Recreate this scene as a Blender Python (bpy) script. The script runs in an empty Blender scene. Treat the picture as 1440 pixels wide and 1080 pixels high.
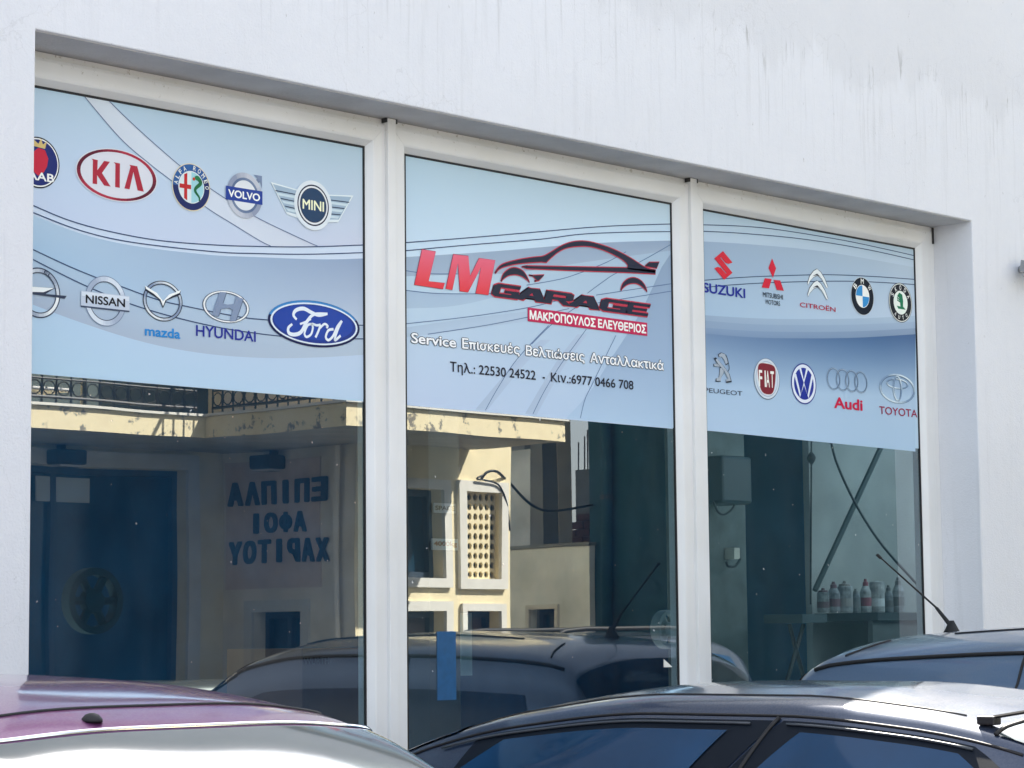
import bpy, bmesh, math, random
from mathutils import Vector, Matrix
random.seed(7)
R = math.radians
S = bpy.context.scene
COL = S.collection
# ------------------------------------------------------------------ camera, light, exposure
F_PX, YAW, PITCH, ROLL = 3450.0, R(44.05), R(5.95), R(-0.573)
CAM = Vector((0, -7.5, 1.65))
fw = Vector((math.cos(YAW)*math.cos(PITCH), math.sin(YAW)*math.cos(PITCH), math.sin(PITCH)))
r0 = Vector((math.sin(YAW), -math.cos(YAW), 0)); u0 = r0.cross(fw)
rt = r0*math.cos(ROLL)+u0*math.sin(ROLL); up = -r0*math.sin(ROLL)+u0*math.cos(ROLL)
cd = bpy.data.cameras.new('camera'); cam = bpy.data.objects.new('camera', cd); COL.objects.link(cam)
m = Matrix((rt, up, -fw)).transposed().to_4x4(); m.translation = CAM; cam.matrix_world = m
cd.sensor_width = 36; cd.lens = 36*F_PX/1440; cd.clip_end = 1000; cd.clip_start = .05
S.camera = cam
SUN = Vector((-.8, -1, -1.35)).normalized()      # the way the light travels
sl = bpy.data.lights.new('sun', 'SUN'); sl.energy = 5.0; sl.angle = R(.5); sl.color = (1, .93, .82)
so = bpy.data.objects.new('sun', sl); COL.objects.link(so); so.rotation_euler = SUN.to_track_quat('-Z', 'Y').to_euler()
so.location = (30, 40, 60)
w = bpy.data.worlds.new('World'); S.world = w; w.use_nodes = True
nt = w.node_tree; sk = nt.nodes.new('ShaderNodeTexSky'); sk.sky_type = 'NISHITA'; sk.sun_disc = False
sk.sun_elevation = math.asin(-SUN.z); sk.sun_rotation = math.atan2(-SUN.x, -SUN.y)
sk.air_density = 1.0; sk.dust_density = 1.2
bg = nt.nodes['Background']; bg.inputs[1].default_value = .07; hs = nt.nodes.new('ShaderNodeHueSaturation'); hs.inputs['Saturation'].default_value = .4
nt.links.new(sk.outputs[0], hs.inputs['Color']); nt.links.new(hs.outputs[0], bg.inputs[0])
S.view_settings.view_transform = 'Standard'; S.view_settings.look = 'None'
S.view_settings.gamma = 1; S.view_settings.use_curve_mapping = False
S.view_settings.exposure = 2.87

def ray(x, y): return rt*(x-720)-up*(y-540)+fw*F_PX
def onY(x, y, Y=0.0): d = ray(x, y); return CAM+d*((Y-CAM.y)/d.y)
def onX_z(x, y, X): d = ray(x, y); return CAM.z+d.z*(X-CAM.x)/d.x
def P(x, y): p = onY(x, y); return (p.x, p.z)     # a point of the glazing plane
def Q(ox, oy, s, pts): return [P(ox+a/s, oy+b/s) for a, b in pts]

# ------------------------------------------------------------------ materials
MATS = {}
def lin(c): return tuple((v/255/12.92 if v/255 <= .04045 else ((v/255+.055)/1.055)**2.4) for v in c)
def new_mat(name):
    ma = bpy.data.materials.new(name); ma.use_nodes = True
    return ma, ma.node_tree, ma.node_tree.nodes['Principled BSDF']
def pm(name, col, rough=.6, metal=0, var=0, scale=8, bump=0, bscale=60, coat=0, spec=.5, coord='Object'):
    if name in MATS: return MATS[name]
    ma, t, b = new_mat(name)
    b.inputs['Base Color'].default_value = (*col, 1); b.inputs['Roughness'].default_value = rough
    b.inputs['Metallic'].default_value = metal; b.inputs['Specular IOR Level'].default_value = spec
    b.inputs['Coat Weight'].default_value = coat; b.inputs['Coat Roughness'].default_value = .04
    tc = t.nodes.new('ShaderNodeTexCoord')
    if var:
        n = t.nodes.new('ShaderNodeTexNoise'); n.inputs['Scale'].default_value = scale; n.inputs['Detail'].default_value = 6
        t.links.new(tc.outputs[coord], n.inputs['Vector'])
        r = t.nodes.new('ShaderNodeValToRGB'); r.color_ramp.elements[0].position = .3; r.color_ramp.elements[1].position = .7
        r.color_ramp.elements[0].color = (*[c*(1-var) for c in col], 1); r.color_ramp.elements[1].color = (*[min(1, c*(1+var*.5)) for c in col], 1)
        t.links.new(n.outputs['Fac'], r.inputs[0]); t.links.new(r.outputs[0], b.inputs['Base Color'])
    if bump:
        n = t.nodes.new('ShaderNodeTexNoise'); n.inputs['Scale'].default_value = bscale; n.inputs['Detail'].default_value = 4
        t.links.new(tc.outputs[coord], n.inputs['Vector'])
        bp = t.nodes.new('ShaderNodeBump'); bp.inputs['Strength'].default_value = bump; bp.inputs['Distance'].default_value = .01
        t.links.new(n.outputs['Fac'], bp.inputs['Height']); t.links.new(bp.outputs[0], b.inputs['Normal'])
    MATS[name] = ma
    return ma
PRINT_K = (.78, .825, .96)
INK_K = (.90, .91, .98)
def ink(c):
    """printed vinyl of one colour"""
    k = 'ink_%d_%d_%d' % tuple(c)
    return pm(k, tuple(min(.95, v/q) for v, q in zip(lin(c), INK_K if sum(c) < 480 else PRINT_K)), .35, spec=.2)

def wall_mat():
    ma, t, b = new_mat('white_render')
    L = t.links.new; N = t.nodes.new
    tc = N('ShaderNodeTexCoord'); sep = N('ShaderNodeSeparateXYZ'); L(tc.outputs['Object'], sep.inputs[0])
    base = (.76, .765, .785)
    def noise(sx, sy, sz, sc, det=5, rough=.55):
        mp = N('ShaderNodeMapping'); mp.inputs['Scale'].default_value = (sx, sy, sz); L(tc.outputs['Object'], mp.inputs[0])
        n = N('ShaderNodeTexNoise'); n.inputs['Scale'].default_value = sc; n.inputs['Detail'].default_value = det; n.inputs['Roughness'].default_value = rough
        L(mp.outputs[0], n.inputs['Vector']); return n.outputs['Fac']
    def math_(op, a, bb, c=None):
        n = N('ShaderNodeMath'); n.operation = op
        for i, v in enumerate((a, bb, c)):
            if v is None: continue
            if isinstance(v, (int, float)): n.inputs[i].default_value = v
            else: L(v, n.inputs[i])
        return n.outputs[0]
    def mapr(v, a, bb, lo, hi):
        n = N('ShaderNodeMapRange'); n.inputs[1].default_value = a; n.inputs[2].default_value = bb; n.inputs[3].default_value = lo; n.inputs[4].default_value = hi
        L(v, n.inputs[0]); return n.outputs[0]
    cloud = noise(1, 1, 1, 1.3)
    fine = noise(1, 1, 1, 26, 8, .7)
    drip = noise(9, 9, .55, 1.6, 6, .65)          # tall narrow runs
    drip2 = noise(34, 34, 1.1, 1.2, 5, .7)
    edge = math_('ADD', sep.outputs[2], mapr(noise(3.2, 3.2, .4, 1.5, 4), .3, .7, -.13, .13))
    below = mapr(edge, 4.66, 4.50, 0, 1)          # under the old coat line
    fade = mapr(edge, 3.9, 4.62, 0, 1)
    runs = math_('MULTIPLY', mapr(drip2, .55, .74, 0, 1), math_('MULTIPLY', below, fade))
    runs2 = math_('MULTIPLY', mapr(drip, .56, .76, 0, .55), below)
    v = mapr(cloud, .3, .7, .93, 1.0)
    v = math_('MULTIPLY', v, mapr(fine, .25, .75, .965, 1.02))
    v = math_('MULTIPLY', v, mapr(below, 0, 1, .88, 1.0))
    v = math_('MULTIPLY', v, mapr(runs, 0, 1, 1, .45))
    v = math_('MULTIPLY', v, mapr(runs2, 0, 1, 1, .74))
    tide = mapr(math_('ABSOLUTE', math_('SUBTRACT', edge, 4.56), 0), 0, .10, 1, 0)
    marks = math_('MULTIPLY', mapr(noise(16, 16, 2.2, 1.7, 4, .7), .60, .68, 0, 1), tide)
    v = math_('MULTIPLY', v, mapr(marks, 0, 1, 1, .45)); v = math_('MULTIPLY', v, mapr(tide, 0, 1, 1, .94))
    vo = N('ShaderNodeTexVoronoi'); vo.feature = 'DISTANCE_TO_EDGE'; vo.inputs['Scale'].default_value = .9
    wp = N('ShaderNodeVectorMath'); wp.operation = 'ADD'; nw = N('ShaderNodeTexNoise'); nw.inputs['Scale'].default_value = 2.5; nw.inputs['Detail'].default_value = 6; L(tc.outputs['Object'], nw.inputs['Vector']); L(tc.outputs['Object'], wp.inputs[0]); L(nw.outputs['Color'], wp.inputs[1]); L(wp.outputs[0], vo.inputs['Vector'])
    v = math_('MULTIPLY', v, mapr(math_('MAXIMUM', mapr(vo.outputs['Distance'], 0, .004, 0, 1), mapr(noise(1, 1, 1, 1.1, 2), .46, .54, 0, 1)), 0, 1, .86, 1))
    speck = mapr(noise(10, 10, 3.5, 4.2, 3, .8), .70, .75, 1, .45)
    v = math_('MULTIPLY', v, speck)
    mx = N('ShaderNodeMix'); mx.data_type = 'RGBA'; mx.inputs[6].default_value = (.30, .29, .27, 1); mx.inputs[7].default_value = (*base, 1)
    L(v, mx.inputs[0]); L(mx.outputs[2], b.inputs['Base Color'])
    b.inputs['Roughness'].default_value = .85; b.inputs['Specular IOR Level'].default_value = .25
    bp = N('ShaderNodeBump'); bp.inputs['Strength'].default_value = .35; bp.inputs['Distance'].default_value = .006
    h = math_('ADD', noise(1, 1, 1, 120, 3, .6), math_('MULTIPLY', noise(1, 1, .5, 14, 5, .6), 1.3))
    L(h, bp.inputs['Height']); L(bp.outputs[0], b.inputs['Normal'])
    return ma

def glass_mat(name, tint, ior, dirt=True):
    ma, t, b = new_mat(name); t.nodes.remove(b); L = t.links.new; N = t.nodes.new
    out = t.nodes['Material Output']; tr = N('ShaderNodeBsdfTransparent'); tr.inputs[0].default_value = (*tint, 1)
    gl = N('ShaderNodeBsdfGlossy'); gl.inputs['Roughness'].default_value = 0.0; gl.inputs[0].default_value = (.92, .97, 1, 1)
    fr = N('ShaderNodeFresnel'); fr.inputs[0].default_value = ior
    tc = N('ShaderNodeTexCoord')
    wv = N('ShaderNodeTexNoise'); wv.inputs['Scale'].default_value = 1.1; wv.inputs['Detail'].default_value = 1; L(tc.outputs['Object'], wv.inputs['Vector'])
    bp = N('ShaderNodeBump'); bp.inputs['Strength'].default_value = .05; bp.inputs['Distance'].default_value = .02
    L(wv.outputs['Fac'], bp.inputs['Height']); L(bp.outputs[0], gl.inputs['Normal'])
    mx = N('ShaderNodeMixShader'); L(fr.outputs[0], mx.inputs[0]); L(tr.outputs[0], mx.inputs[1]); L(gl.outputs[0], mx.inputs[2])
    last = mx
    if dirt:
        df = N('ShaderNodeBsdfDiffuse'); df.inputs[0].default_value = (.75, .78, .8, 1)
        vo = N('ShaderNodeTexNoise'); vo.inputs['Scale'].default_value = 34; vo.inputs['Detail'].default_value = 2; L(tc.outputs['Object'], vo.inputs['Vector'])
        mr = N('ShaderNodeMapRange'); mr.inputs[1].default_value = .73; mr.inputs[2].default_value = .76; mr.inputs[4].default_value = .7; L(vo.outputs['Fac'], mr.inputs[0])
        mp = N('ShaderNodeMapping'); mp.inputs['Scale'].default_value = (1, 1, .25); L(tc.outputs['Object'], mp.inputs[0])
        sm = N('ShaderNodeTexNoise'); sm.inputs['Scale'].default_value = 9; sm.inputs['Detail'].default_value = 8; L(mp.outputs[0], sm.inputs['Vector'])
        m2 = N('ShaderNodeMapRange'); m2.inputs[1].default_value = .35; m2.inputs[2].default_value = .8; m2.inputs[3].default_value = .0; m2.inputs[4].default_value = .014; L(sm.outputs['Fac'], m2.inputs[0])
        ad = N('ShaderNodeMath'); ad.operation = 'MAXIMUM'; L(mr.outputs[0], ad.inputs[0]); L(m2.outputs[0], ad.inputs[1])
        m3 = N('ShaderNodeMixShader'); L(ad.outputs[0], m3.inputs[0]); L(mx.outputs[0], m3.inputs[1]); L(df.outputs[0], m3.inputs[2]); last = m3
    L(last.outputs[0], out.inputs[0]); MATS[name] = ma
    return ma
def clear_mat():
    ma, t, b = new_mat('glass_inner_face'); t.nodes.remove(b)
    tr = t.nodes.new('ShaderNodeBsdfTransparent'); tr.inputs[0].default_value = (.97, .99, .99, 1); t.links.new(tr.outputs[0], t.nodes['Material Output'].inputs[0])
    return ma
def paint_mat(name, col, flake=.35, rough=.32, dust=.25, coat=1):
    """car paint under a film of dust that is thicker on faces that look up"""
    ma, t, b = new_mat(name); L = t.links.new; N = t.nodes.new
    b.inputs['Metallic'].default_value = flake; b.inputs['Roughness'].default_value = rough
    b.inputs['Coat Weight'].default_value = coat; b.inputs['Coat Roughness'].default_value = .06
    tc = N('ShaderNodeTexCoord'); n = N('ShaderNodeTexNoise'); n.inputs['Scale'].default_value = 9; n.inputs['Detail'].default_value = 8; L(tc.outputs['Object'], n.inputs['Vector'])
    n2 = N('ShaderNodeTexNoise'); n2.inputs['Scale'].default_value = 150; n2.inputs['Detail'].default_value = 3; L(tc.outputs['Object'], n2.inputs['Vector'])
    ge = N('ShaderNodeNewGeometry'); sp = N('ShaderNodeSeparateXYZ'); L(ge.outputs['Normal'], sp.inputs[0])
    mr = N('ShaderNodeMapRange'); mr.inputs[1].default_value = .72; mr.inputs[2].default_value = 1; mr.inputs[3].default_value = .03; mr.inputs[4].default_value = dust; L(sp.outputs[2], mr.inputs[0])
    m1 = N('ShaderNodeMath'); m1.operation = 'MULTIPLY'; L(mr.outputs[0], m1.inputs[0])
    n3 = N('ShaderNodeMapRange'); n3.inputs[1].default_value = .35; n3.inputs[2].default_value = .65; n3.inputs[3].default_value = -.2; n3.inputs[4].default_value = 1.1; L(n2.outputs['Fac'], n3.inputs[0]); a = N('ShaderNodeMath'); a.operation = 'ADD'; L(n.outputs['Fac'], a.inputs[0]); L(n3.outputs[0], a.inputs[1]); L(a.outputs[0], m1.inputs[1])
    mx = N('ShaderNodeMix'); mx.data_type = 'RGBA'; mx.inputs[6].default_value = (*col, 1); mx.inputs[7].default_value = (.42, .40, .37, 1)
    L(m1.outputs[0], mx.inputs[0]); L(mx.outputs[2], b.inputs['Base Color'])
    m4 = N('ShaderNodeMath'); m4.operation = 'MULTIPLY_ADD'; L(m1.outputs[0], m4.inputs[0]); m4.inputs[1].default_value = .35; m4.inputs[2].default_value = .05; L(m4.outputs[0], b.inputs['Coat Roughness'])
    MATS[name] = ma
    return ma

M_WALL = wall_mat()
M_SOFF = pm('soffit_plaster', (.60, .59, .58), .9, var=.12, scale=5, bump=.25)
M_PVC = pm('white_pvc', (.80, .795, .78), .32, var=.03, scale=3)
def pvc_mat():
    ma, t, b = new_mat('white_pvc_aged'); L = t.links.new; N = t.nodes.new; tc = N('ShaderNodeTexCoord'); sp = N('ShaderNodeSeparateXYZ'); L(tc.outputs['Object'], sp.inputs[0])
    n = N('ShaderNodeTexNoise'); n.inputs['Scale'].default_value = 38; n.inputs['Detail'].default_value = 6; n.inputs['Roughness'].default_value = .75; L(tc.outputs['Object'], n.inputs['Vector'])
    n2 = N('ShaderNodeTexNoise'); n2.inputs['Scale'].default_value = 2.3; n2.inputs['Detail'].default_value = 4; L(tc.outputs['Object'], n2.inputs['Vector'])
    h = N('ShaderNodeMapRange'); h.inputs[1].default_value = 3.66; h.inputs[2].default_value = 3.84; h.inputs[3].default_value = .02; h.inputs[4].default_value = .16; L(sp.outputs[2], h.inputs[0])
    a = N('ShaderNodeMath'); a.operation = 'ADD'; L(n.outputs['Fac'], a.inputs[0]); L(h.outputs[0], a.inputs[1])
    m = N('ShaderNodeMapRange'); m.inputs[1].default_value = .74; m.inputs[2].default_value = .86; m.inputs[4].default_value = .8; L(a.outputs[0], m.inputs[0])
    r = N('ShaderNodeValToRGB'); e = r.color_ramp.elements; e[0].position = .3; e[0].color = (.74, .735, .71, 1); e[1].position = .7; e[1].color = (.82, .82, .81, 1); L(n2.outputs['Fac'], r.inputs[0])
    x = N('ShaderNodeMix'); x.data_type = 'RGBA'; x.inputs[7].default_value = (.30, .25, .17, 1); L(m.outputs[0], x.inputs[0]); L(r.outputs[0], x.inputs[6]); L(x.outputs[2], b.inputs['Base Color']); b.inputs['Roughness'].default_value = .34
    return ma
M_PVC = pvc_mat()
M_GAP = pm('grime_gap', (.05, .05, .05), .9)
M_RUB = pm('black_rubber', (.008, .008, .009), .6)
M_GLASS = glass_mat('shop_glass', (.33, .48, .58), 2.3)
M_CLEAR = clear_mat()
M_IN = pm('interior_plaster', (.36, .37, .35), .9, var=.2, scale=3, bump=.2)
M_IND = pm('interior_dark', (.055, .20, .34), .9, var=.3, scale=2)  # blue base puts the haze of the deep hall into its walls
M_CONC = pm('concrete', (.30, .295, .28), .9, var=.25, scale=3, bump=.3)
M_ASPH = pm('asphalt', (.055, .055, .057), .92, var=.3, scale=14, bump=.5, bscale=90)
M_YEL = pm('yellow_render', (.76, .66, .43), .88, var=.10, scale=4, bump=.3, bscale=70)
def chip_mat():
    ma, t, b = new_mat('chipped_yellow_render'); L = t.links.new; N = t.nodes.new; tc = N('ShaderNodeTexCoord')
    n = N('ShaderNodeTexNoise'); n.inputs['Scale'].default_value = 7; n.inputs['Detail'].default_value = 9; n.inputs['Roughness'].default_value = .7; L(tc.outputs['Object'], n.inputs['Vector'])
    r = N('ShaderNodeValToRGB'); e = r.color_ramp.elements; e[0].position = .57; e[0].color = (.76, .66, .43, 1); e[1].position = .61; e[1].color = (.20, .18, .15, 1); x = e.new(.3); x.color = (.70, .60, .40, 1)
    L(n.outputs['Fac'], r.inputs[0]); L(r.outputs[0], b.inputs['Base Color']); b.inputs['Roughness'].default_value = .9; return ma
M_CHIP = chip_mat()
M_GREY = pm('grey_render', (.80, .73, .60), .9, var=.15, scale=3, bump=.2)
M_TRIM = pm('pale_trim', (.66, .64, .58), .8, var=.08, scale=5)
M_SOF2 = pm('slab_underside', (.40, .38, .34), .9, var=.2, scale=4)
M_PINK = pm('dusky_pink_paint', (.68, .55, .48), .85, var=.10, scale=6)
M_LETB = pm('letter_blue', (.03, .07, .13), .5)
M_DARKG = pm('dark_window_glass', (.010, .035, .06), .12, spec=.2)
M_DFRM = pm('dark_blue_frame', (.02, .035, .06), .45)
M_IRON = pm('black_iron', (.012, .013, .015), .5)
M_WHITE = pm('white_paint', (.75, .75, .73), .6)
M_DKB = pm('dark_teal_render', (.012, .070, .115), .85, var=.2, scale=2, bump=.2)
M_OLD = pm('weathered_plaster', (.82, .86, .84), .92, var=.28, scale=2.2, bump=.4, bscale=30)
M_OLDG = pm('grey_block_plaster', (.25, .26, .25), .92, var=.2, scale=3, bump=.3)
M_BEI = pm('beige_plaster', (.62, .57, .46), .9, var=.12, scale=3)
M_BRICK = pm('old_brick', (.16, .075, .06), .9, var=.35, scale=12)
M_CHROME = pm('chrome', (.80, .82, .84), .12, metal=1)
M_TYRE = pm('tyre', (.015, .015, .016), .85)
M_RIM = pm('alloy_rim', (.5, .5, .52), .3, metal=.9)
M_CARG = pm('car_glass', (.002, .040, .105), .05, spec=.35, var=.45, scale=1.6)  # mottled blue base stands in for reflected sky and shapes behind the glass
M_PIL = pm('pillar_black', (.003, .007, .014), .5, spec=.15)
M_LAMP = pm('lamp_lens', (.6, .6, .62), .1, spec=.8)
M_RED = pm('tail_lens', (.35, .01, .01), .15, spec=.8)
M_METAL = pm('galvanised_metal', (.30, .31, .32), .45, metal=.6)

# ------------------------------------------------------------------ mesh helpers
class G:
    def __init__(s): s.v = []; s.f = []; s.m = []; s.mats = []
    def mi(s, ma):
        if ma not in s.mats: s.mats.append(ma)
        return s.mats.index(ma)
    def add(s, vs, fs, ma):
        o = len(s.v); s.v += [tuple(v) for v in vs]; k = s.mi(ma)
        for f in fs: s.f.append([i+o for i in f]); s.m.append(k)
        return s
    def box(s, x0, x1, y0, y1, z0, z1, ma):
        vs = [(x, y, z) for x in (x0, x1) for y in (y0, y1) for z in (z0, z1)]
        return s.add(vs, [(0, 1, 3, 2), (4, 6, 7, 5), (0, 4, 5, 1), (2, 3, 7, 6), (0, 2, 6, 4), (1, 5, 7, 3)], ma)
    def tube(s, path, r, ma, n=8, caps=True, r1=None):
        path = [Vector(p) for p in path]; N = len(path); rings = []
        for i, p in enumerate(path):
            t = (path[min(i+1, N-1)]-path[max(i-1, 0)]).normalized()
            a = t.cross(Vector((0, 0, 1)))
            if a.length < .05: a = t.cross(Vector((1, 0, 0)))
            a.normalize(); b = t.cross(a); rr = r if r1 is None else r+(r1-r)*i/(N-1)
            rings.append([p+(a*math.cos(2*math.pi*k/n)+b*math.sin(2*math.pi*k/n))*rr for k in range(n)])
        vs = [v for rg in rings for v in rg]; fs = []
        for i in range(N-1):
            for k in range(n): fs.append((i*n+k, i*n+(k+1) % n, (i+1)*n+(k+1) % n, (i+1)*n+k))
        if caps: fs += [tuple(range(n)), tuple(range((N-1)*n, N*n))]
        return s.add(vs, fs, ma)
    def lathe(s, prof, c, ma, n=20, axis='z', caps=True):
        vs = []; fs = []; N = len(prof)
        for (r, h) in prof:
            for k in range(n):
                a = 2*math.pi*k/n; p = (r*math.cos(a), r*math.sin(a), h)
                if axis == 'y': p = (p[0], p[2], p[1])
                if axis == 'x': p = (p[2], p[0], p[1])
                vs.append((p[0]+c[0], p[1]+c[1], p[2]+c[2]))
        for i in range(N-1):
            for k in range(n): fs.append((i*n+k, i*n+(k+1) % n, (i+1)*n+(k+1) % n, (i+1)*n+k))
        if caps: fs += [tuple(range(n)), tuple(range((N-1)*n, N*n))]
        return s.add(vs, fs, ma)
    def prism(s, pts, z0, z1, ma):      # outline in x,y
        n = len(pts); vs = [(x, y, z0) for x, y in pts]+[(x, y, z1) for x, y in pts]
        return s.add(vs, [tuple(range(n)), tuple(range(n, 2*n))]+[(i, (i+1) % n, n+(i+1) % n, n+i) for i in range(n)], ma)
    def build(s, name, parent=None, smooth=False, bevel=0, fix=True):
        me = bpy.data.meshes.new(name); me.from_pydata(s.v, [], s.f)
        for ma in s.mats: me.materials.append(ma)
        me.polygons.foreach_set('material_index', s.m)
        if fix:
            bm = bmesh.new(); bm.from_mesh(me); bmesh.ops.recalc_face_normals(bm, faces=bm.faces); bm.to_mesh(me); bm.free()
        if smooth: me.polygons.foreach_set('use_smooth', [True]*len(me.polygons))
        me.update()
        o = bpy.data.objects.new(name, me); COL.objects.link(o)
        if parent: attach(o, parent)
        if bevel:
            b = o.modifiers.new('bevel', 'BEVEL'); b.width = bevel; b.segments = 2; b.limit_method = 'ANGLE'; b.angle_limit = R(50)
        return o
def world_loc(o):
    l = Vector((0, 0, 0))
    return l
def attach(o, parent):
    o.parent = parent
    if parent.get('_w'):                      # vertices are in world space: cancel the Empty's own place
        o.matrix_parent_inverse = Matrix.Translation(-parent.location)
def thing(name, label, cat, loc=(0, 0, 0), rz=0, group=None, world=True):
    o = bpy.data.objects.new(name, None); COL.objects.link(o); o.location = loc; o.rotation_euler = (0, 0, rz)
    o.empty_display_size = .2; tag(o, label, cat, group)
    if world: o['_w'] = 1
    return o
def tag(o, label, cat, group=None):
    o['label'] = label; o['category'] = cat
    if group: o['group'] = group
    return o
def struct(o): o['kind'] = 'structure'; return o
def catmull(pts, n=8, closed=False):
    if len(pts) < 3: return list(pts)
    out = []; N = len(pts); rng = range(N) if closed else range(N-1)
    for i in rng:
        if closed: p = [pts[(i+k) % N] for k in (-1, 0, 1, 2)]
        else: p = [pts[max(0, min(N-1, i+k))] for k in (-1, 0, 1, 2)]
        for j in range(n):
            t = j/n
            out.append(tuple(.5*(2*b+(c-a)*t+(2*a-5*b+4*c-d)*t*t+(3*b-a-3*c+d)*t**3) for a, b, c, d in zip(*p)))
    if not closed: out.append(tuple(pts[-1]))
    return out

# ------------------------------------------------------------------ ground
g = G(); g.box(-150, 170, -170, 150, -.3, 0, M_ASPH); struct(g.build('road'))
g = G(); g.box(-5, 19, -1.0, -.275, .004, .03, M_CONC); struct(g.build('pavement'))
g = G(); g.box(14.2, 17.6, -9.0, -7.55, .004, .13, M_CONC); struct(g.build('pavement'))
g = G(); g.box(14.1, 17.7, -7.548, -7.42, .004, .14, M_GREY); struct(g.build('kerb'))

# ------------------------------------------------------------------ garage building
GX0, GX1, ZT = -4, 20, 5.25
OX0, OX1, OZ0, OZ1 = 5.03, 11.02, .42, 3.85
WY0, WY1 = -.27, .06
gb = thing('garage_building', 'white rendered garage building with three big shop windows behind the parked cars', 'building', (8, 0, 0))
def holed_wall(name, xs, zs, holes, y0, y1, ma, parent, axis='y', bevel=0, reveal=None):
    """wall slab made of a grid of cells with some cells left open; only outer faces are kept"""
    g = G(); nx, nz = len(xs)-1, len(zs)-1
    T = (lambda a, d, z: (a, d, z)) if axis == 'y' else (lambda a, d, z: (d, a, z))
    solid = lambda i, k: 0 <= i < nx and 0 <= k < nz and (i, k) not in holes
    for i in range(nx):
        for k in range(nz):
            if not solid(i, k): continue
            a, b, c, d = xs[i], xs[i+1], zs[k], zs[k+1]
            for y in (y0, y1): g.add([T(a, y, c), T(b, y, c), T(b, y, d), T(a, y, d)], [(0, 1, 2, 3)], ma)
            for (di, dk, q) in ((-1, 0, [T(a, y0, c), T(a, y1, c), T(a, y1, d), T(a, y0, d)]), (1, 0, [T(b, y0, c), T(b, y1, c), T(b, y1, d), T(b, y0, d)]),
                                (0, -1, [T(a, y0, c), T(b, y0, c), T(b, y1, c), T(a, y1, c)]), (0, 1, [T(a, y0, d), T(b, y0, d), T(b, y1, d), T(a, y1, d)])):
                if not solid(i+di, k+dk): g.add(q, [(0, 1, 2, 3)], (reveal if (reveal and dk == 1 and False) else ma))
    me_o = g.build(name, parent, fix=False)
    bm = bmesh.new(); bm.from_mesh(me_o.data); bmesh.ops.remove_doubles(bm, verts=bm.verts, dist=.0005); bmesh.ops.recalc_face_normals(bm, faces=bm.faces); bm.to_mesh(me_o.data); bm.free()
    if bevel:
        b = me_o.modifiers.new('bevel', 'BEVEL'); b.width = bevel; b.segments = 3; b.limit_method = 'ANGLE'; b.angle_limit = R(60)
    return me_o
holed_wall('front_wall', [GX0, OX0, OX1, GX1], [0, OZ0, OZ1, ZT], {(1, 1)}, WY0, WY1, M_WALL, gb, bevel=.007)
g = G(); g.box(OX0+.004, OX1-.004, WY0+.012, WY1, OZ1-.003, OZ1+.02, M_SOFF); g.build('lintel_underside', gb)
g = G()
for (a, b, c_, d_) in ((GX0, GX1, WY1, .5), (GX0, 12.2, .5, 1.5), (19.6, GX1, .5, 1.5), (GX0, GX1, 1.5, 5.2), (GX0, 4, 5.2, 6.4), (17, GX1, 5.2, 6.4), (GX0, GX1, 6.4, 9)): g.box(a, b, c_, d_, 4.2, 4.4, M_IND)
g.build('roof', gb)  # gaps in the unseen roof are added skylights that brighten the interior
g = G(); g.box(GX0, GX1, WY1+.002, 9, .03, .06, M_CONC); g.build('floor', gb)
# interior: deep dark hall on the left, plastered wall with a shelf on the right
holed_wall('back_wall', [GX0, 2, 5.5, GX1], [.06, 1.2, 3.4, 4.2], {(1, 1)}, 8.8, 9, M_IND, gb)  # unseen opening added to let more light into the hall
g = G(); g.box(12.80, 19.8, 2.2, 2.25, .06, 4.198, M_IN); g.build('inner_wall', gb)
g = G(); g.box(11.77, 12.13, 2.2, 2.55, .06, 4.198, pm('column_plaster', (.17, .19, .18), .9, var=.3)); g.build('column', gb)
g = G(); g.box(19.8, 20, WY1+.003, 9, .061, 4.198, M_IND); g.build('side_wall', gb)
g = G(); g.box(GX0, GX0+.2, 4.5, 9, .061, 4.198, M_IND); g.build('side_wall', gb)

# windows: outer frame ring, four mitred sash members, gasket, pane
def ring_profile(g, x0, x1, z0, z1, prof, ma, gap=.0006):
    """frame swept round a rectangle with mitred corners, each side its own shell; returns four G"""
    out = []
    for side in range(4):
        gg = G(); vs = []
        for (t, y) in prof:
            a, b, c, d = x0+t, x1-t, z0+t, z1-t
            e = gap
            ends = [((a+e, d), (b-e, d)), ((b, d-e), (b, c+e)), ((b-e, c), (a+e, c)), ((a, c+e), (a, d-e))][side]
            for (x, z) in ends: vs.append((x, y, z))
        n = len(prof); fs = [(2*i, 2*i+1, 2*i+3, 2*i+2) for i in range(n-1)]
        fs += [tuple(2*i for i in range(n)), tuple(2*i+1 for i in range(n))]
        gg.add(vs, fs, ma); out.append(gg)
    return out
WINS = [(5.035, 6.972), (6.998, 8.958), (8.982, 10.968)]
GZ1, GZ0 = 3.718, .60
PROF = [(.0, .05), (.0, -.030), (.012, -.034), (.070, -.034), (.078, -.031), (.096, -.012), (.101, -.006), (.101, .045)]
glass_rects = []
TILT = [(0, 0), (0, 0), (0, 0)]
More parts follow.
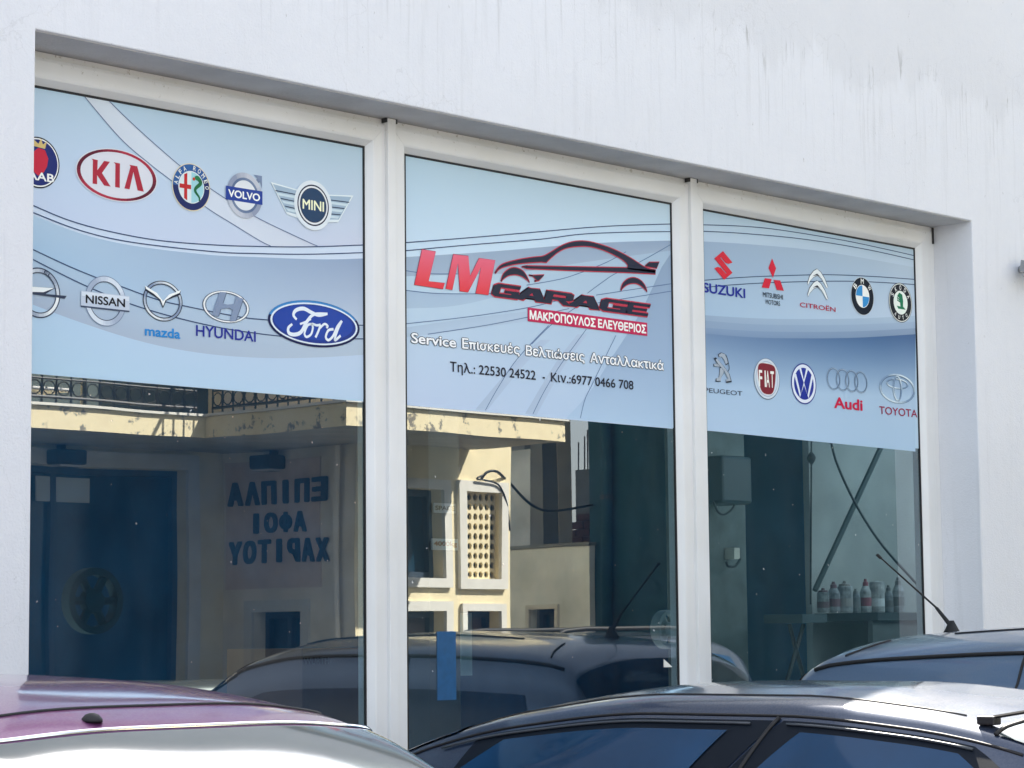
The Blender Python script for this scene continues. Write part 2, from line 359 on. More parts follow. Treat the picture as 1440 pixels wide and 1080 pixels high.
for i, (a, b) in enumerate(WINS):
    g = G()
    # thin outer frame behind the sash
    for q in ring_profile(g, a-.010, b+.010, .49, 3.832, [(0, .055), (0, -.012), (.02, -.012), (.02, .055)], M_PVC, 0): g.add(q.v, q.f, M_PVC)
    wn = g.build('window', gb)
    wn['label'] = ['nearest shop window, with oval and winged badges on its film', 'middle shop window carrying the garage name', 'farthest shop window beside the right reveal'][i]
    for q in ring_profile(None, a, b, .50, 3.820, PROF, M_PVC): q.build('frame_member', wn)
    l, r_ = a+.101, b-.101
    if i == 0: l = a+.101
    g = G()
    for q in ring_profile(None, l, r_, .601, 3.719, [(0, .002), (0, -.006), (.0075, -.0075), (.0085, 0), (.0085, .002)], M_RUB, 0): g.add(q.v, q.f, M_RUB)
    g.build('gasket', wn)
    g = G(); g.box(l+.001, r_-.001, 0, .006, .602, 3.718, M_CLEAR)
    pn = g.build('pane', wn); pn.data.materials.append(M_GLASS)
    for p in pn.data.polygons:
        if p.normal.y < -.9: p.material_index = 1
    glass_rects.append((l, r_))
for x in (6.985, 8.970):
    g = G(); g.box(x-.024, x+.024, -.052, .05, .43, 3.846, M_PVC); g.build('mullion', gb, bevel=.003)
    g = G(); g.box(x-.030, x+.034, -.05, -.02, 3.828, 3.849, M_GAP); g.build('joint_gap', gb)
g = G(); g.box(OX0+.004, OX1-.002, -.016, .05, 3.822, 3.845, M_PVC); g.build('head_trim', gb)
g = G(); g.box(10.972, OX1-.001, -.022, .05, .43, 3.821, M_PVC); g.build('side_trim', gb)
g = G(); g.box(11.004, 11.014, -.030, -.0225, 3.755, 3.842, M_GAP); g.build('joint_gap', gb)
g = G(); g.box(OX0+.002, OX1-.002, -.30, .05, .425, .485, M_CONC); g.build('sill', gb)

# ------------------------------------------------------------------ printed film on the windows
def stroke_geo(pts, t):
    vs = []; n = len(pts)
    for i, p in enumerate(pts):
        a = pts[max(0, i-1)]; b = pts[min(n-1, i+1)]; dx, dz = b[0]-a[0], b[1]-a[1]; L_ = math.hypot(dx, dz) or 1
        vs += [(p[0]-dz/L_*t/2, p[1]+dx/L_*t/2), (p[0]+dz/L_*t/2, p[1]-dx/L_*t/2)]
    return vs, [(2*i, 2*i+2, 2*i+3, 2*i+1) for i in range(n-1)]
def merge(parts):
    vs = []; fs = []
    for v, f in parts:
        o = len(vs); vs += v; fs += [tuple(i+o for i in q) for q in f]
    return vs, fs
def own_glyph(ch):
    """letters that the built-in face does not fill properly"""
    h, t = .485, .085; oval = lambda cx, cz, rx, rz: [(cx+rx*math.cos(2*math.pi*k/24), cz+rz*math.sin(2*math.pi*k/24)) for k in range(25)]
    if ch == 'π': return merge([stroke_geo([(.02, h-t/2), (.56, h-t/2)], t), stroke_geo([(.16, h-t), (.15, .0)], t), stroke_geo([(.42, h-t), (.43, 0)], t)])
    if ch == 'σ': return merge([stroke_geo(oval(.26, h/2, .19, h/2-t/2), t), stroke_geo([(.26, h-t/2), (.57, h-t/2)], t)])
    if ch == 'κ': return merge([stroke_geo([(.10, 0), (.10, h)], t), stroke_geo([(.43, h), (.16, .25), (.46, 0)], t)])
    if ch == 'ω' or ch == 'ώ':
        p = [stroke_geo(catmull([(.20, h-.02), (.08, .30), (.10, .10), (.22, .04), (.34, .12), (.37, .32)], 5), t), stroke_geo(catmull([(.37, .32), (.40, .12), (.52, .04), (.64, .10), (.66, .30), (.54, h-.02)], 5), t)]
        if ch == 'ώ': p.append(stroke_geo([(.36, .56), (.44, .72)], .07))
        return merge(p)
    if ch == 'Φ': return merge([stroke_geo(oval(.41, .35, .32, .21), t), stroke_geo([(.41, 0), (.41, .70)], t*1.1)])
def xmax(s): return max(v[0] for v in raw_geo(s)[0])
def base_geo(s):
    s = s.replace('Κ', 'K')
    if not any(c in 'πσκωώΦ' for c in s): return raw_geo(s)
    parts = []; x = 0; pre = ''; lx = xmax('l')
    for ch in s:
        if ch != ' ':
            v, f = own_glyph(ch) or raw_geo(ch); parts.append(([(a+x, b) for a, b in v], f))
        pre += ch; x = xmax(pre+'l')-lx
    return merge(parts)
def text_geo(s, bold=0, shear=0, cache={}):
    k = (s, bold, shear)
    if k in cache: return cache[k]
    if bold > 0:
        v0, f0 = text_geo(s, 0, shear); b = bold*.8; sh = [(b, 0), (-b, 0), (0, b), (0, -b), (b*.7, b*.7), (-b*.7, b*.7), (b*.7, -b*.7), (-b*.7, -b*.7)]
        vs = []; fs = []
        for dx, dz in sh:
            o = len(vs); vs += [(x+dx, z+dz) for x, z in v0]; fs += [tuple(i+o for i in f) for f in f0]
        cache[k] = (vs, fs); return cache[k]
    v0, f0 = base_geo(s); cache[k] = ([(x+z*shear, z) for x, z in v0], f0); return cache[k]
def raw_geo(s, cache={}):
    k = s; bold = shear = 0
    if k in cache: return cache[k]
    cu = bpy.data.curves.new('t', 'FONT'); cu.body = s; cu.offset = bold; cu.shear = shear; cu.resolution_u = 4; cu.fill_mode = 'BOTH' if cu.dimensions == '3D' else cu.fill_mode
    ob = bpy.data.objects.new('t', cu); COL.objects.link(ob)
    dg = bpy.context.evaluated_depsgraph_get(); me = bpy.data.meshes.new_from_object(ob.evaluated_get(dg))
    vs = [(v.co.x, v.co.y) for v in me.vertices]; fs = [tuple(p.vertices) for p in me.polygons]
    bpy.data.objects.remove(ob); bpy.data.curves.remove(cu); bpy.data.meshes.remove(me)
    cache[k] = (vs, fs); return cache[k]
class D:
    """flat print: shapes in the plane of the film, in thin layers"""
    Y0 = -.0022
    def __init__(s): s.g = G(); s.k = 0
    def lay(s, n=1): s.k += n; return s
    def y(s): return D.Y0-.00022*s.k
    def poly(s, pts, c):
        s.lay(); s.g.add([(x, s.y(), z) for x, z in pts], [tuple(range(len(pts)))], ink(c)); return s
    def ell(s, cx, cz, rx, rz, c, n=48, a0=0, a1=360):
        pts = [(cx+rx*math.cos(R(a0+(a1-a0)*k/n)), cz+rz*math.sin(R(a0+(a1-a0)*k/n))) for k in range(n+(0 if a1-a0 == 360 else 1))]
        if a1-a0 != 360: pts.append((cx, cz))
        return s.poly(pts, c)
    def ring(s, cx, cz, rx, rz, w, c, n=48, a0=0, a1=360, wz=None, c2=None, off=(0, 0)):
        s.lay(); vs = []; wz = wz or w
        for k in range(n+1):
            a = R(a0+(a1-a0)*k/n); vs += [(cx+rx*math.cos(a), s.y(), cz+rz*math.sin(a)), (cx+off[0]+(rx-w)*math.cos(a), s.y(), cz+off[1]+(rz-wz)*math.sin(a))]
        for k in range(n):
            col = c if c2 is None else tuple(int(p+(q-p)*int((.5+.5*math.cos(2*R(a0+(a1-a0)*(k+.5)/n)-2.0))*6)/6) for p, q in zip(c, c2))
            s.g.add([vs[2*k], vs[2*k+2], vs[2*k+3], vs[2*k+1]], [(0, 1, 2, 3)], ink(col))
        return s
    def stroke(s, pts, wd, c):
        s.lay(); n = len(pts); vs = []
        for i, p in enumerate(pts):
            a = pts[max(0, i-1)]; b = pts[min(n-1, i+1)]; dx, dz = b[0]-a[0], b[1]-a[1]; L_ = math.hypot(dx, dz) or 1
            ww = wd if not callable(wd) else wd(i/(n-1))
            vs += [(p[0]-dz/L_*ww/2, s.y(), p[1]+dx/L_*ww/2), (p[0]+dz/L_*ww/2, s.y(), p[1]-dx/L_*ww/2)]
        s.g.add(vs, [(2*i, 2*i+2, 2*i+3, 2*i+1) for i in range(n-1)], ink(c)); return s
    def text(s, t, x0, x1, z0, z1, c, bold=0, shear=0, rot=0, natural=None):
        s.lay(); vs, fs = text_geo(t, bold, shear)
        if not vs: return s
        if natural: ax0, ax1, az0, az1 = natural
        else: ax0 = min(v[0] for v in vs); ax1 = max(v[0] for v in vs); az0 = min(v[1] for v in vs); az1 = max(v[1] for v in vs)
        cx, cz = (x0+x1)/2, (z0+z1)/2; out = []
        for (a, b) in vs:
            x = x0+(a-ax0)/(ax1-ax0)*(x1-x0)-cx; z = z0+(b-az0)/(az1-az0)*(z1-z0)-cz
            out.append((cx+x*math.cos(rot)-z*math.sin(rot), s.y()-.00002*(len(out)*8//max(1, len(vs))), cz+x*math.sin(rot)+z*math.cos(rot)))
        s.g.add(out, fs, ink(c)); return s
    def arc(s, t, cx, cz, rx, rz, a0, a1, h, c, flip=False, wd=None):
        for i, ch in enumerate(t):
            a = a0+(a1-a0)*i/max(1, len(t)-1)
            if ch == ' ': continue
            x, z = cx+rx*math.cos(R(a)), cz+rz*math.sin(R(a)); k = wd or h*.72
            if ch == 'I': k *= .3
            s.text(ch, x-k/2, x+k/2, z-h/2, z+h/2, c, .02, 0, R(a-90 if not flip else a+90)); s.k -= 1
        return s.lay()
    def build(s, name, parent, label=None):
        o = s.g.build(name, parent, fix=False)
        if label: o['label'] = label
        return o
def bb(x0, y0, x1, y1):
    xm, ym = (x0+x1)/2, (y0+y1)/2
    a, b = P(x0, ym)[0], P(x1, ym)[0]; t, u = P(xm, y0)[1], P(xm, y1)[1]
    return (a+b)/2, (t+u)/2, (b-a)/2, (t-u)/2
def tb(xl, yt, yb, xr):
    a = P(xl, yt); b = P(xl, yb); return a[0], P(xr, yt)[0], b[1], a[1]

# --- backgrounds: bands of colour between printed curves
def print_mat():
    ma, t, b = new_mat('printed_film'); at = t.nodes.new('ShaderNodeVertexColor'); at.layer_name = 'print'
    t.links.new(at.outputs[0], b.inputs['Base Color']); b.inputs['Roughness'].default_value = .3; b.inputs['Specular IOR Level'].default_value = .4
    return ma
M_FILM = print_mat()
class Film:
    def __init__(s): s.v = []; s.f = []; s.c = []; s.k = 0
    def add(s, top, bot, ct, cb, n=40, ct2=None, cb2=None, rows=6):
        """band between two curves (photo px) in the film plane; colours blend top to bottom and left to right"""
        s.k += 1; y = -.0008-.00006*s.k
        T = resample([P(*p) for p in catmull(top, 10)], n); B = resample([P(*p) for p in catmull(bot, 10)], n)
        ct2 = ct2 or ct; cb2 = cb2 or cb; o = len(s.v)
        for i in range(n):
            u = i/(n-1)
            for j in range(rows+1):
                q = j/rows
                s.v.append((T[i][0]+(B[i][0]-T[i][0])*q, y, T[i][1]+(B[i][1]-T[i][1])*q))
                a = [p+(r_-p)*u for p, r_ in zip(ct, ct2)]; b = [p+(r_-p)*u for p, r_ in zip(cb, cb2)]
                s.c.append(tuple(min(.95, v/k2) for v, k2 in zip(lin([p+(r_-p)*q for p, r_ in zip(a, b)]), PRINT_K)))
        for i in range(n-1):
            for j in range(rows):
                a = o+i*(rows+1)+j; s.f.append((a, a+rows+1, a+rows+2, a+1))
    def build(s, name, parent):
        me = bpy.data.meshes.new(name); me.from_pydata(s.v, [], s.f); me.materials.append(M_FILM)
        at = me.color_attributes.new('print', 'FLOAT_COLOR', 'POINT')
        for i, c in enumerate(s.c): at.data[i].color = (*c, 1)
        o = bpy.data.objects.new(name, me); COL.objects.link(o); attach(o, parent); return o
def resample(pts, n):
    d = [0]
    for a, b in zip(pts, pts[1:]): d.append(d[-1]+math.hypot(b[0]-a[0], b[1]-a[1]))
    out = []; j = 0
    for i in range(n):
        t = d[-1]*i/(n-1)
        while j < len(d)-2 and d[j+1] < t: j += 1
        k = (t-d[j])/((d[j+1]-d[j]) or 1); out.append(tuple(a+(b-a)*k for a, b in zip(pts[j], pts[j+1])))
    return out
LINE = (52, 72, 112)
fz = 2.640
decs = []
for i, (l, r_) in enumerate(glass_rects):
    t = thing('window_film', ['printed film on the nearest shop window with eleven silver, red and blue car badges', 'film on the middle shop window with a black car outline and telephone numbers',
                              'printed film on the farthest shop window with small round and diamond badges'][i], 'window film', ((l+r_)/2, 0, fz), group='printed films on the shop windows')
    g = G(); g.box(l+.009, r_-.009, -.0008, -.0002, fz, 3.709, ink((168, 196, 228))); g.build('backing', t)
    decs.append(t)
C1, C2, C3 = (166, 194, 224), (172, 192, 224), (176, 198, 232)
# near window
f = Film()
def ln(pts, w=.0042, c=LINE): d = D(); d.k = 4; d.stroke([P(*p) for p in catmull(pts, 8)], w, c); return d
XL, XR = 46, 512
ftop = [(XL, 117), (XR, 204)]
L1 = [(XL, 289), (94, 309), (148, 324.3), (220.6, 337.9), (300, 344.5), (362, 346.6), (434.5, 347.2), (XR, 344.5)]
L2 = [(XL, 299), (112, 324), (184, 340.6), (300, 354), (362, 356.7), (434, 357.6), (XR, 355.3)]
E1 = [(XL, 302), (112, 328), (184, 345), (290, 358), (362, 361.6), (452, 364.7), (XR, 363.4)]
L3 = [(XL, 351), (94, 373.5), (134, 390), (170, 403), (220.6, 421.3), (260, 430.5), (332, 445), (375.6, 450), (440, 454.6), (XR, 457.6)]
L4 = [(XL, 365), (121, 402.4), (202.5, 434), (300, 459), (386.4, 472), (450, 475.6), (XR, 476.6)]
E2 = [(XL, 428.5), (112, 453), (184.5, 476.4), (247.7, 491), (314, 500), (386, 503.7), (450, 502.5), (XR, 499)]
fbot = [(XL, 525), (XR, 562)]
f.add(ftop, L1, (170, 198, 228), (180, 198, 232), ct2=(158, 188, 216), cb2=(180, 192, 222), rows=10)
D1 = [(111, 127), (166.7, 192.5), (208, 229), (241.7, 255), (290, 292), (326, 314.7), (365, 338.7), (380, 346)]
D2 = [(141, 130), (187.5, 175.8), (250, 231), (293.6, 264), (356.8, 303.8), (429, 338.7), (446, 346)]
f.add(D1, D2, (190, 205, 228), (196, 210, 234), ct2=(190, 202, 226), cb2=(184, 196, 222))
f.add(L1, E1, (184, 202, 232), (186, 204, 234))
f.add(E1, L3, (160, 188, 220), (150, 182, 218), ct2=(128, 150, 188), cb2=(166, 184, 214), rows=8)
f.add(L3, E2, (156, 184, 216), (152, 170, 200), ct2=(160, 180, 210), cb2=(160, 180, 208))
f.add(E2, fbot, (164, 194, 228), (166, 198, 230), ct2=(170, 192, 226), cb2=(168, 194, 228))
f.build('printed_waves', decs[0])
d = D(); d.k = 0
for p in (L1, L2, L3, L4): d.stroke([P(*q) for q in catmull(p, 8)], .0045, LINE); d.k -= 1
for p in (D1, D2): d.stroke([P(*q) for q in catmull(p, 8)], .0035, (96, 112, 150)); d.k -= 1
d.build('printed_lines', decs[0])
# middle window
f = Film(); XL, XR = 560, 946
T1 = [(XL, 342), (657, 334.6), (760, 325.8), (827, 320), (880, 317), (XR, 315)]
T2 = [(XL, 353.6), (657, 344.7), (760, 336.4), (816, 329.5), (880, 326.6), (XR, 325.7)]
E1 = [(XL, 362), (629, 358), (700, 353), (760, 347.8), (816, 343), (880, 340), (XR, 338.3)]
E2 = [(XL, 389), (640, 386), (720, 384), (800, 372), (870, 362), (XR, 352)]
fbot = [(XL, 569), (XR, 603)]
f.add([(XL, 214), (XR, 286)], T1, (158, 190, 220), (176, 202, 232), ct2=(170, 196, 222), cb2=(178, 204, 232), rows=10)
f.add(T1, E1, (176, 202, 232), (180, 206, 236))
f.add(E1, E2, (136, 160, 192), (142, 166, 198), ct2=(130, 152, 188), cb2=(142, 164, 196))
f.add(E2, fbot, (166, 194, 222), (172, 192, 228), ct2=(150, 176, 208), cb2=(164, 190, 226), rows=10)
f.add([(566, 408), (640, 414), (720, 410)], [(566, 434), (640, 430), (720, 412)], (148, 174, 208), (152, 178, 210))
f.add([(XL, 462), (657, 448), (740, 438)], [(XL, 476), (657, 463), (740, 452)], (156, 180, 212), (160, 184, 216))
f.add([(XR, 352), (XR, 420), (XR, 500)], [(930, 376), (900, 440), (862, 500)], (128, 152, 188), (126, 150, 186), ct2=(140, 166, 204), cb2=(138, 164, 202))
f.add([(XR, 499), (XR, 560), (XR, 602)], [(862, 499), (830, 550), (796, 588)], (140, 166, 204), (138, 164, 202), ct2=(158, 186, 222), cb2=(160, 188, 224))
for a, b, c_ in (((760, 478), (726, 508), (668, 576)), ((812, 470), (780, 512), (738, 582))):
    f.add([a, b, c_], [(a[0]+14, a[1]), (b[0]+13, b[1]+3), (c_[0]+16, c_[1]+2)], (156, 178, 212), (160, 182, 216))
f.build('printed_waves', decs[1])
d = D(); d.k = 0
for p in (T1, T2): d.stroke([P(*q) for q in catmull(p, 8)], .0045, LINE); d.k -= 1
for p in ([(XL, 379), (599, 384.6), (643, 385.3)], [(XL, 407), (615.6, 412.8), (692, 413)], [(XL, 456.4), (657, 445.7), (740, 433), (790, 421)], [(601, 470), (680, 458), (740, 446.4), (800, 434)],
          [(740, 401), (770, 396), (801, 388.8), (850, 370), (880, 354)], [(825.6, 412.4), (845, 398), (864.5, 385), (900, 368), (XR, 342)], [(837.8, 415), (890, 407), (XR, 398.7)], [(840, 426), (890, 418), (XR, 409)],
          [(682, 577), (700, 545), (726.7, 505), (771, 457.8)], [(749, 582), (765, 550), (787.8, 513), (824, 463)], [(815.6, 588), (822, 562), (832, 541), (865.6, 471.7)], [(747, 484), (776.7, 455), (810, 432)]):
    d.stroke([P(*q) for q in catmull(p, 8)], .0035, (92, 116, 158)); d.k -= 1
d.build('printed_lines', decs[1])
# far window
f = Film(); XL, XR = 980, 1287
T1 = [(XL, 316), (1040, 318), (1093, 323), (1180, 337), (1243, 350), (XR, 360)]
T2 = [(XL, 325), (1040, 328), (1126.7, 336), (1214, 350), (XR, 366)]
E1 = [(XL, 339), (1060, 344), (1160, 354), (XR, 376)]
M1 = [(XL, 395), (1045, 390), (1107.5, 387.5), (1165.6, 386.4), (1228, 388.9), (XR, 393)]
M2 = [(XL, 406), (1023.8, 401), (1101, 396.9), (1199, 395.6), (XR, 400.2)]
B1 = [(XL, 442.5), (1050, 447), (1110, 448.6), (1200, 448), (XR, 444)]
B2 = [(XL, 450), (1050, 455.5), (1110, 457), (1200, 456.5), (XR, 452.5)]
B3 = [(XL, 460), (1050, 465), (1110, 466.7), (1200, 466), (XR, 461.6)]
B4 = [(XL, 468), (1050, 474), (1110, 475.7), (1200, 475), (XR, 470)]
fbot = [(XL, 604), (XR, 635)]
f.add([(XL, 291), (XR, 351)], T1, (160, 186, 214), (168, 192, 220))
f.add(T1, E1, (168, 192, 220), (172, 194, 224))
f.add(E1, M1, (140, 164, 198), (142, 168, 202), ct2=(166, 188, 216), cb2=(164, 186, 216), rows=8)
f.add(M1, B1, (148, 174, 206), (152, 180, 214), ct2=(164, 188, 218), cb2=(176, 196, 226), rows=8)
f.add(B1, B2, (138, 162, 196), (136, 160, 194), ct2=(160, 184, 214), cb2=(156, 180, 212))
f.add(B2, B3, (128, 152, 188), (126, 150, 186), ct2=(148, 172, 206), cb2=(142, 166, 200))
f.add(B3, B4, (118, 144, 184), (112, 138, 178), ct2=(126, 148, 184), cb2=(120, 144, 180))
f.add(B4, [(XL, 545), (1120, 552), (XR, 560)], (104, 132, 174), (156, 184, 220), ct2=(58, 92, 142), cb2=(158, 186, 220), rows=16)
f.add([(XL, 545), (1120, 552), (XR, 560)], fbot, (156, 184, 220), (164, 190, 226), ct2=(158, 186, 220), cb2=(156, 186, 222))
f.build('printed_waves', decs[2])
d = D(); d.k = 0
for p in (T1, T2, M1, M2): d.stroke([P(*q) for q in catmull(p, 8)], .0042, LINE); d.k -= 1
d.build('printed_lines', decs[2])

# --- badges
SIL, SILD, SILL, NAVY, BLK, WHT = (128, 144, 174), (52, 62, 86), (220, 228, 240), (26, 36, 104), (18, 22, 34), (226, 230, 238)
def start(): d = D(); d.k = 5; return d
# crowned griffin roundel at the edge
d = start(); _, cz, _, rz = bb(40, 193, 70, 265); cx = P(83, 230)[0]-rz
d.ell(cx, cz, rz, rz, (14, 18, 40)).ell(cx, cz, rz*.95, rz*.95, WHT).ell(cx, cz, rz*.9, rz*.9, (30, 44, 112))
d.poly([(cx-.03, cz+.03), (cx+.0, cz+.055), (cx+.03, cz+.05), (cx+.045, cz+.02), (cx+.04, cz-.01), (cx+.025, cz-.035), (cx, cz-.05), (cx-.03, cz-.03)], (196, 40, 66))
d.poly([(cx-.03, cz+.06), (cx+.03, cz+.055), (cx+.038, cz+.085), (cx+.02, cz+.07), (cx+.012, cz+.092), (cx, cz+.07), (cx-.03, cz+.09)], (196, 176, 120))
d.text('SAAB', cx-.072, cx+.072, cz-.068, cz-.036, WHT, .03)
d.build('round_badge', decs[0], 'dark blue roundel cut off by the wall edge')
# red oval
d = start(); cx, cz, rx, rz = bb(107, 211, 219, 282)
d.ell(cx, cz, rx*1.03, rz*1.04, (200, 206, 226)).ring(cx, cz, rx, rz, rx*.09, (92, 18, 44), c2=(186, 48, 74), wz=rz*.10)
for pts in ([(485, 350), (535, 362), (532, 440), (585, 368), (630, 375), (568, 462), (635, 568), (585, 560), (530, 480), (530, 550), (495, 545), (497, 362)], [(658, 378), (708, 388), (706, 578), (670, 572), (672, 392)],
            [(780, 398), (842, 410), (893, 608), (845, 598), (812, 455), (782, 590), (742, 582), (790, 412)]):
    d.poly(Q(40, 160, 5.538, pts), (168, 40, 62))
d.build('oval_badge', decs[0], 'red oval badge with red letters')
# cross and serpent roundel
d = start(); cx, cz, rx, rz = bb(242, 230, 294, 297); r_ = rz
d.ell(cx, cz, r_, r_, (206, 200, 180)).ell(cx, cz, r_*.96, r_*.96, (26, 40, 96)).ell(cx, cz, r_*.96, r_*.96, (44, 92, 156), a0=30, a1=180)
d.ell(cx, cz, r_*.68, r_*.68, (200, 214, 228)).ell(cx, cz, r_*.64, r_*.64, (146, 196, 216), a0=-90, a1=90)
d.poly([(cx-r_*.38, cz-r_*.5), (cx-r_*.22, cz-r_*.58), (cx-r_*.22, cz+r_*.58), (cx-r_*.38, cz+r_*.5)], (186, 38, 44)).poly([(cx-r_*.62, cz-r_*.09), (cx-r_*.02, cz-r_*.09), (cx-r_*.02, cz+r_*.09), (cx-r_*.62, cz+r_*.09)], (186, 38, 44))
sn = [(cx+r_*(.32+.17*math.sin(q*8.5)*(1-q*.4)), cz+r_*(.42-.95*q)) for q in [k/24 for k in range(25)]]
d.stroke(sn, lambda t: r_*(.20-.13*t), (24, 100, 62)); d.ell(cx+r_*.3, cz+r_*.42, r_*.14, r_*.1, (34, 120, 76)); d.ell(cx+r_*.12, cz+r_*.36, r_*.07, r_*.07, (196, 60, 44))
d.arc('ALFA ROMEO', cx, cz, r_*.82, r_*.82, 172, 5, r_*.2, (214, 222, 230)); d.build('round_badge', decs[0], 'blue ringed roundel with a red cross and green serpent')
# ring with arrow and blue bar
d = start(); cx, cz, rx, rz = bb(318, 243, 368, 307); r_ = rz
p = (cx+r_*.62, cz+r_*.52)
d.poly([(cx+r_*.5, cz+r_*.62), (cx+r_*.62, cz+r_*.5), (cx+r_*.88, cz+r_*.72), (cx+r_*.98, cz+r_*.4), (cx+r_*.98, cz+r_*.98), (cx+r_*.5, cz+r_*.98), (cx+r_*.72, cz+r_*.84)], (118, 134, 166))
d.ring(cx, cz, r_, r_, r_*.25, (140, 150, 176), c2=(186, 194, 214)); d.ring(cx, cz, r_*.78, r_*.78, r_*.12, (88, 108, 144), c2=(112, 130, 162)); d.ell(cx, cz, r_*.66, r_*.66, (206, 214, 230))
d.poly([(cx-r_*1.05, cz-r_*.3), (cx+r_*1.0, cz-r_*.3), (cx+r_*1.0, cz+r_*.3), (cx-r_*1.05, cz+r_*.3)], (32, 62, 148)); d.text('VOLVO', cx-r_*.92, cx+r_*.86, cz-r_*.17, cz+r_*.17, WHT, .035)
d.build('round_badge', decs[0], 'silver ring with an arrow and a blue bar')
# winged roundel
d = start(); cx, cz, rx, rz = bb(418, 260, 460, 318); r_ = rz
wl, wr_ = P(380, 265)[0]-cx, P(496, 282)[0]-cx
for sgn, ext in ((-1, -wl), (1, wr_)):
    o = [(cx+sgn*ext, cz+r_*.8), (cx+sgn*r_*.7, cz+r_*.62), (cx+sgn*r_*.7, cz-r_*.75), (cx+sgn*ext*.62, cz-r_*.62)]
    d.poly(o, (206, 220, 236)); ii = [(cx+sgn*ext*.95, cz+r_*.72), (cx+sgn*r_*.7, cz+r_*.56), (cx+sgn*r_*.7, cz-r_*.6), (cx+sgn*ext*.63, cz-r_*.5)]; d.poly(ii, (146, 170, 198))
    for kk, (zz, e) in enumerate(((.42, .9), (.08, .78), (-.26, .68))):
        d.poly([(cx+sgn*ext*e, cz+r_*(zz+.035)), (cx+sgn*r_*1.1, cz+r_*zz), (cx+sgn*r_*1.1, cz+r_*(zz-.05)), (cx+sgn*ext*(e-.02), cz+r_*(zz-.02))], (34, 52, 84)); d.k -= 1
        d.poly([(cx+sgn*ext*(e-.03), cz+r_*(zz-.08)), (cx+sgn*r_*1.1, cz+r_*(zz-.1)), (cx+sgn*r_*1.1, cz+r_*(zz-.22)), (cx+sgn*ext*(e-.08), cz+r_*(zz-.2))], (184, 204, 224))
d.ell(cx, cz, r_*1.2, r_*1.2, (204, 216, 234)).ell(cx, cz, r_, r_, (22, 30, 62)).ell(cx, cz, r_*.93, r_*.93, (206, 214, 228)).ell(cx, cz, r_*.84, r_*.84, (22, 30, 62)).ell(cx, cz, r_*.81, r_*.81, (30, 62, 98))
d.text('MINI', cx-r_*.68, cx+r_*.68, cz-r_*.24, cz+r_*.24, (226, 232, 206), .025); d.build('winged_badge', decs[0], 'dark roundel between two silver wings')
# ring with flash, cut by the wall
d = start(); _, cz, _, rz = bb(40, 377, 80, 448); cx = P(84, 415)[0]-rz; r_ = rz
d.ring(cx, cz, r_, r_, r_*.05, SILD).ring(cx, cz, r_*.95, r_*.95, r_*.13, SILL, c2=SIL).ring(cx, cz, r_*.82, r_*.82, r_*.04, SILD)
d.poly([(cx-r_*.5, cz+r_*.2), (cx+r_*.75, cz+r_*.26), (cx+r_*.3, cz-r_*.02), (cx+r_*1.3, cz-.0), (cx+r_*1.22, cz-r_*.12), (cx-r_*.6, cz-r_*.08)], SILD); d.poly([(cx-r_*.5, cz+r_*.2), (cx+r_*.7, cz+r_*.25), (cx+r_*.2, cz+r_*.04), (cx-r_*.5, cz-r_*.01)], SILL)
d.text('EL', cx+r_*.2, cx+r_*.6, cz+r_*.72, cz+r_*.84, SILD, .01, 0, -.5); d.build('round_badge', decs[0], 'chrome ring with a lightning flash, cut off by the wall edge')
# ring with name bar
d = start(); cx, cz, rx, rz = bb(119.5, 388, 175.4, 459); r_ = rz
d.ring(cx, cz, r_, r_, r_*.06, (120, 136, 166)).ring(cx, cz, r_*.97, r_*.97, r_*.2, (150, 166, 196), c2=(206, 218, 238)).ring(cx, cz, r_*.78, r_*.78, r_*.03, SILD)
d.poly([(cx-r_*1.18, cz-r_*.34), (cx+r_*1.16, cz-r_*.34), (cx+r_*1.16, cz+r_*.3), (cx-r_*1.18, cz+r_*.3)], (66, 78, 104)).poly([(cx-r_*1.18, cz-r_*.28), (cx+r_*1.16, cz-r_*.28), (cx+r_*1.16, cz+r_*.3), (cx-r_*1.18, cz+r_*.3)], (176, 190, 216)).poly([(cx-r_*1.15, cz+.01), (cx+r_*1.13, cz+.01), (cx+r_*1.13, cz+r_*.27), (cx-r_*1.15, cz+r_*.27)], (198, 210, 232))
d.text('NISSAN', cx-r_*.96, cx+r_*.94, cz-r_*.17, cz+r_*.17, BLK, .03); d.build('round_badge', decs[0], 'silver ring crossed by a name bar')
# winged M in a ring
d = start(); cx, cz, rx, rz = bb(200, 395, 256, 452)
d.ring(cx, cz, rx, rz, rx*.06, (24, 30, 48)).ring(cx, cz, rx*.96, rz*.96, rx*.1, SIL, c2=SILL).ring(cx, cz, rx*.86, rz*.86, rx*.04, (44, 52, 74))
for sgn in (-1, 1):
    d.poly([(cx+sgn*rx*.9, cz+rz*.62), (cx+sgn*rx*.86, cz+rz*.4), (cx+sgn*rx*.5, cz+rz*.22), (cx+sgn*rx*.18, cz+rz*.05), (cx, cz-rz*.36), (cx, cz-rz*.06), (cx+sgn*rx*.3, cz+rz*.28), (cx+sgn*rx*.6, cz+rz*.42)], (34, 42, 62))
    d.poly([(cx+sgn*rx*.9, cz+rz*.66), (cx+sgn*rx*.84, cz+rz*.5), (cx+sgn*rx*.45, cz+rz*.3), (cx+sgn*rx*.12, cz+rz*.05), (cx, cz-rz*.26), (cx, cz+rz*.0), (cx+sgn*rx*.3, cz+rz*.36), (cx+sgn*rx*.6, cz+rz*.5)], SILL)
d.build('oval_badge', decs[0], 'chrome ring with a winged letter'); d = start(); d.text('mazda', *tb(203, 458, 472, 253), (40, 132, 206), .03); d.build('lettering', decs[0], 'light blue lettering')
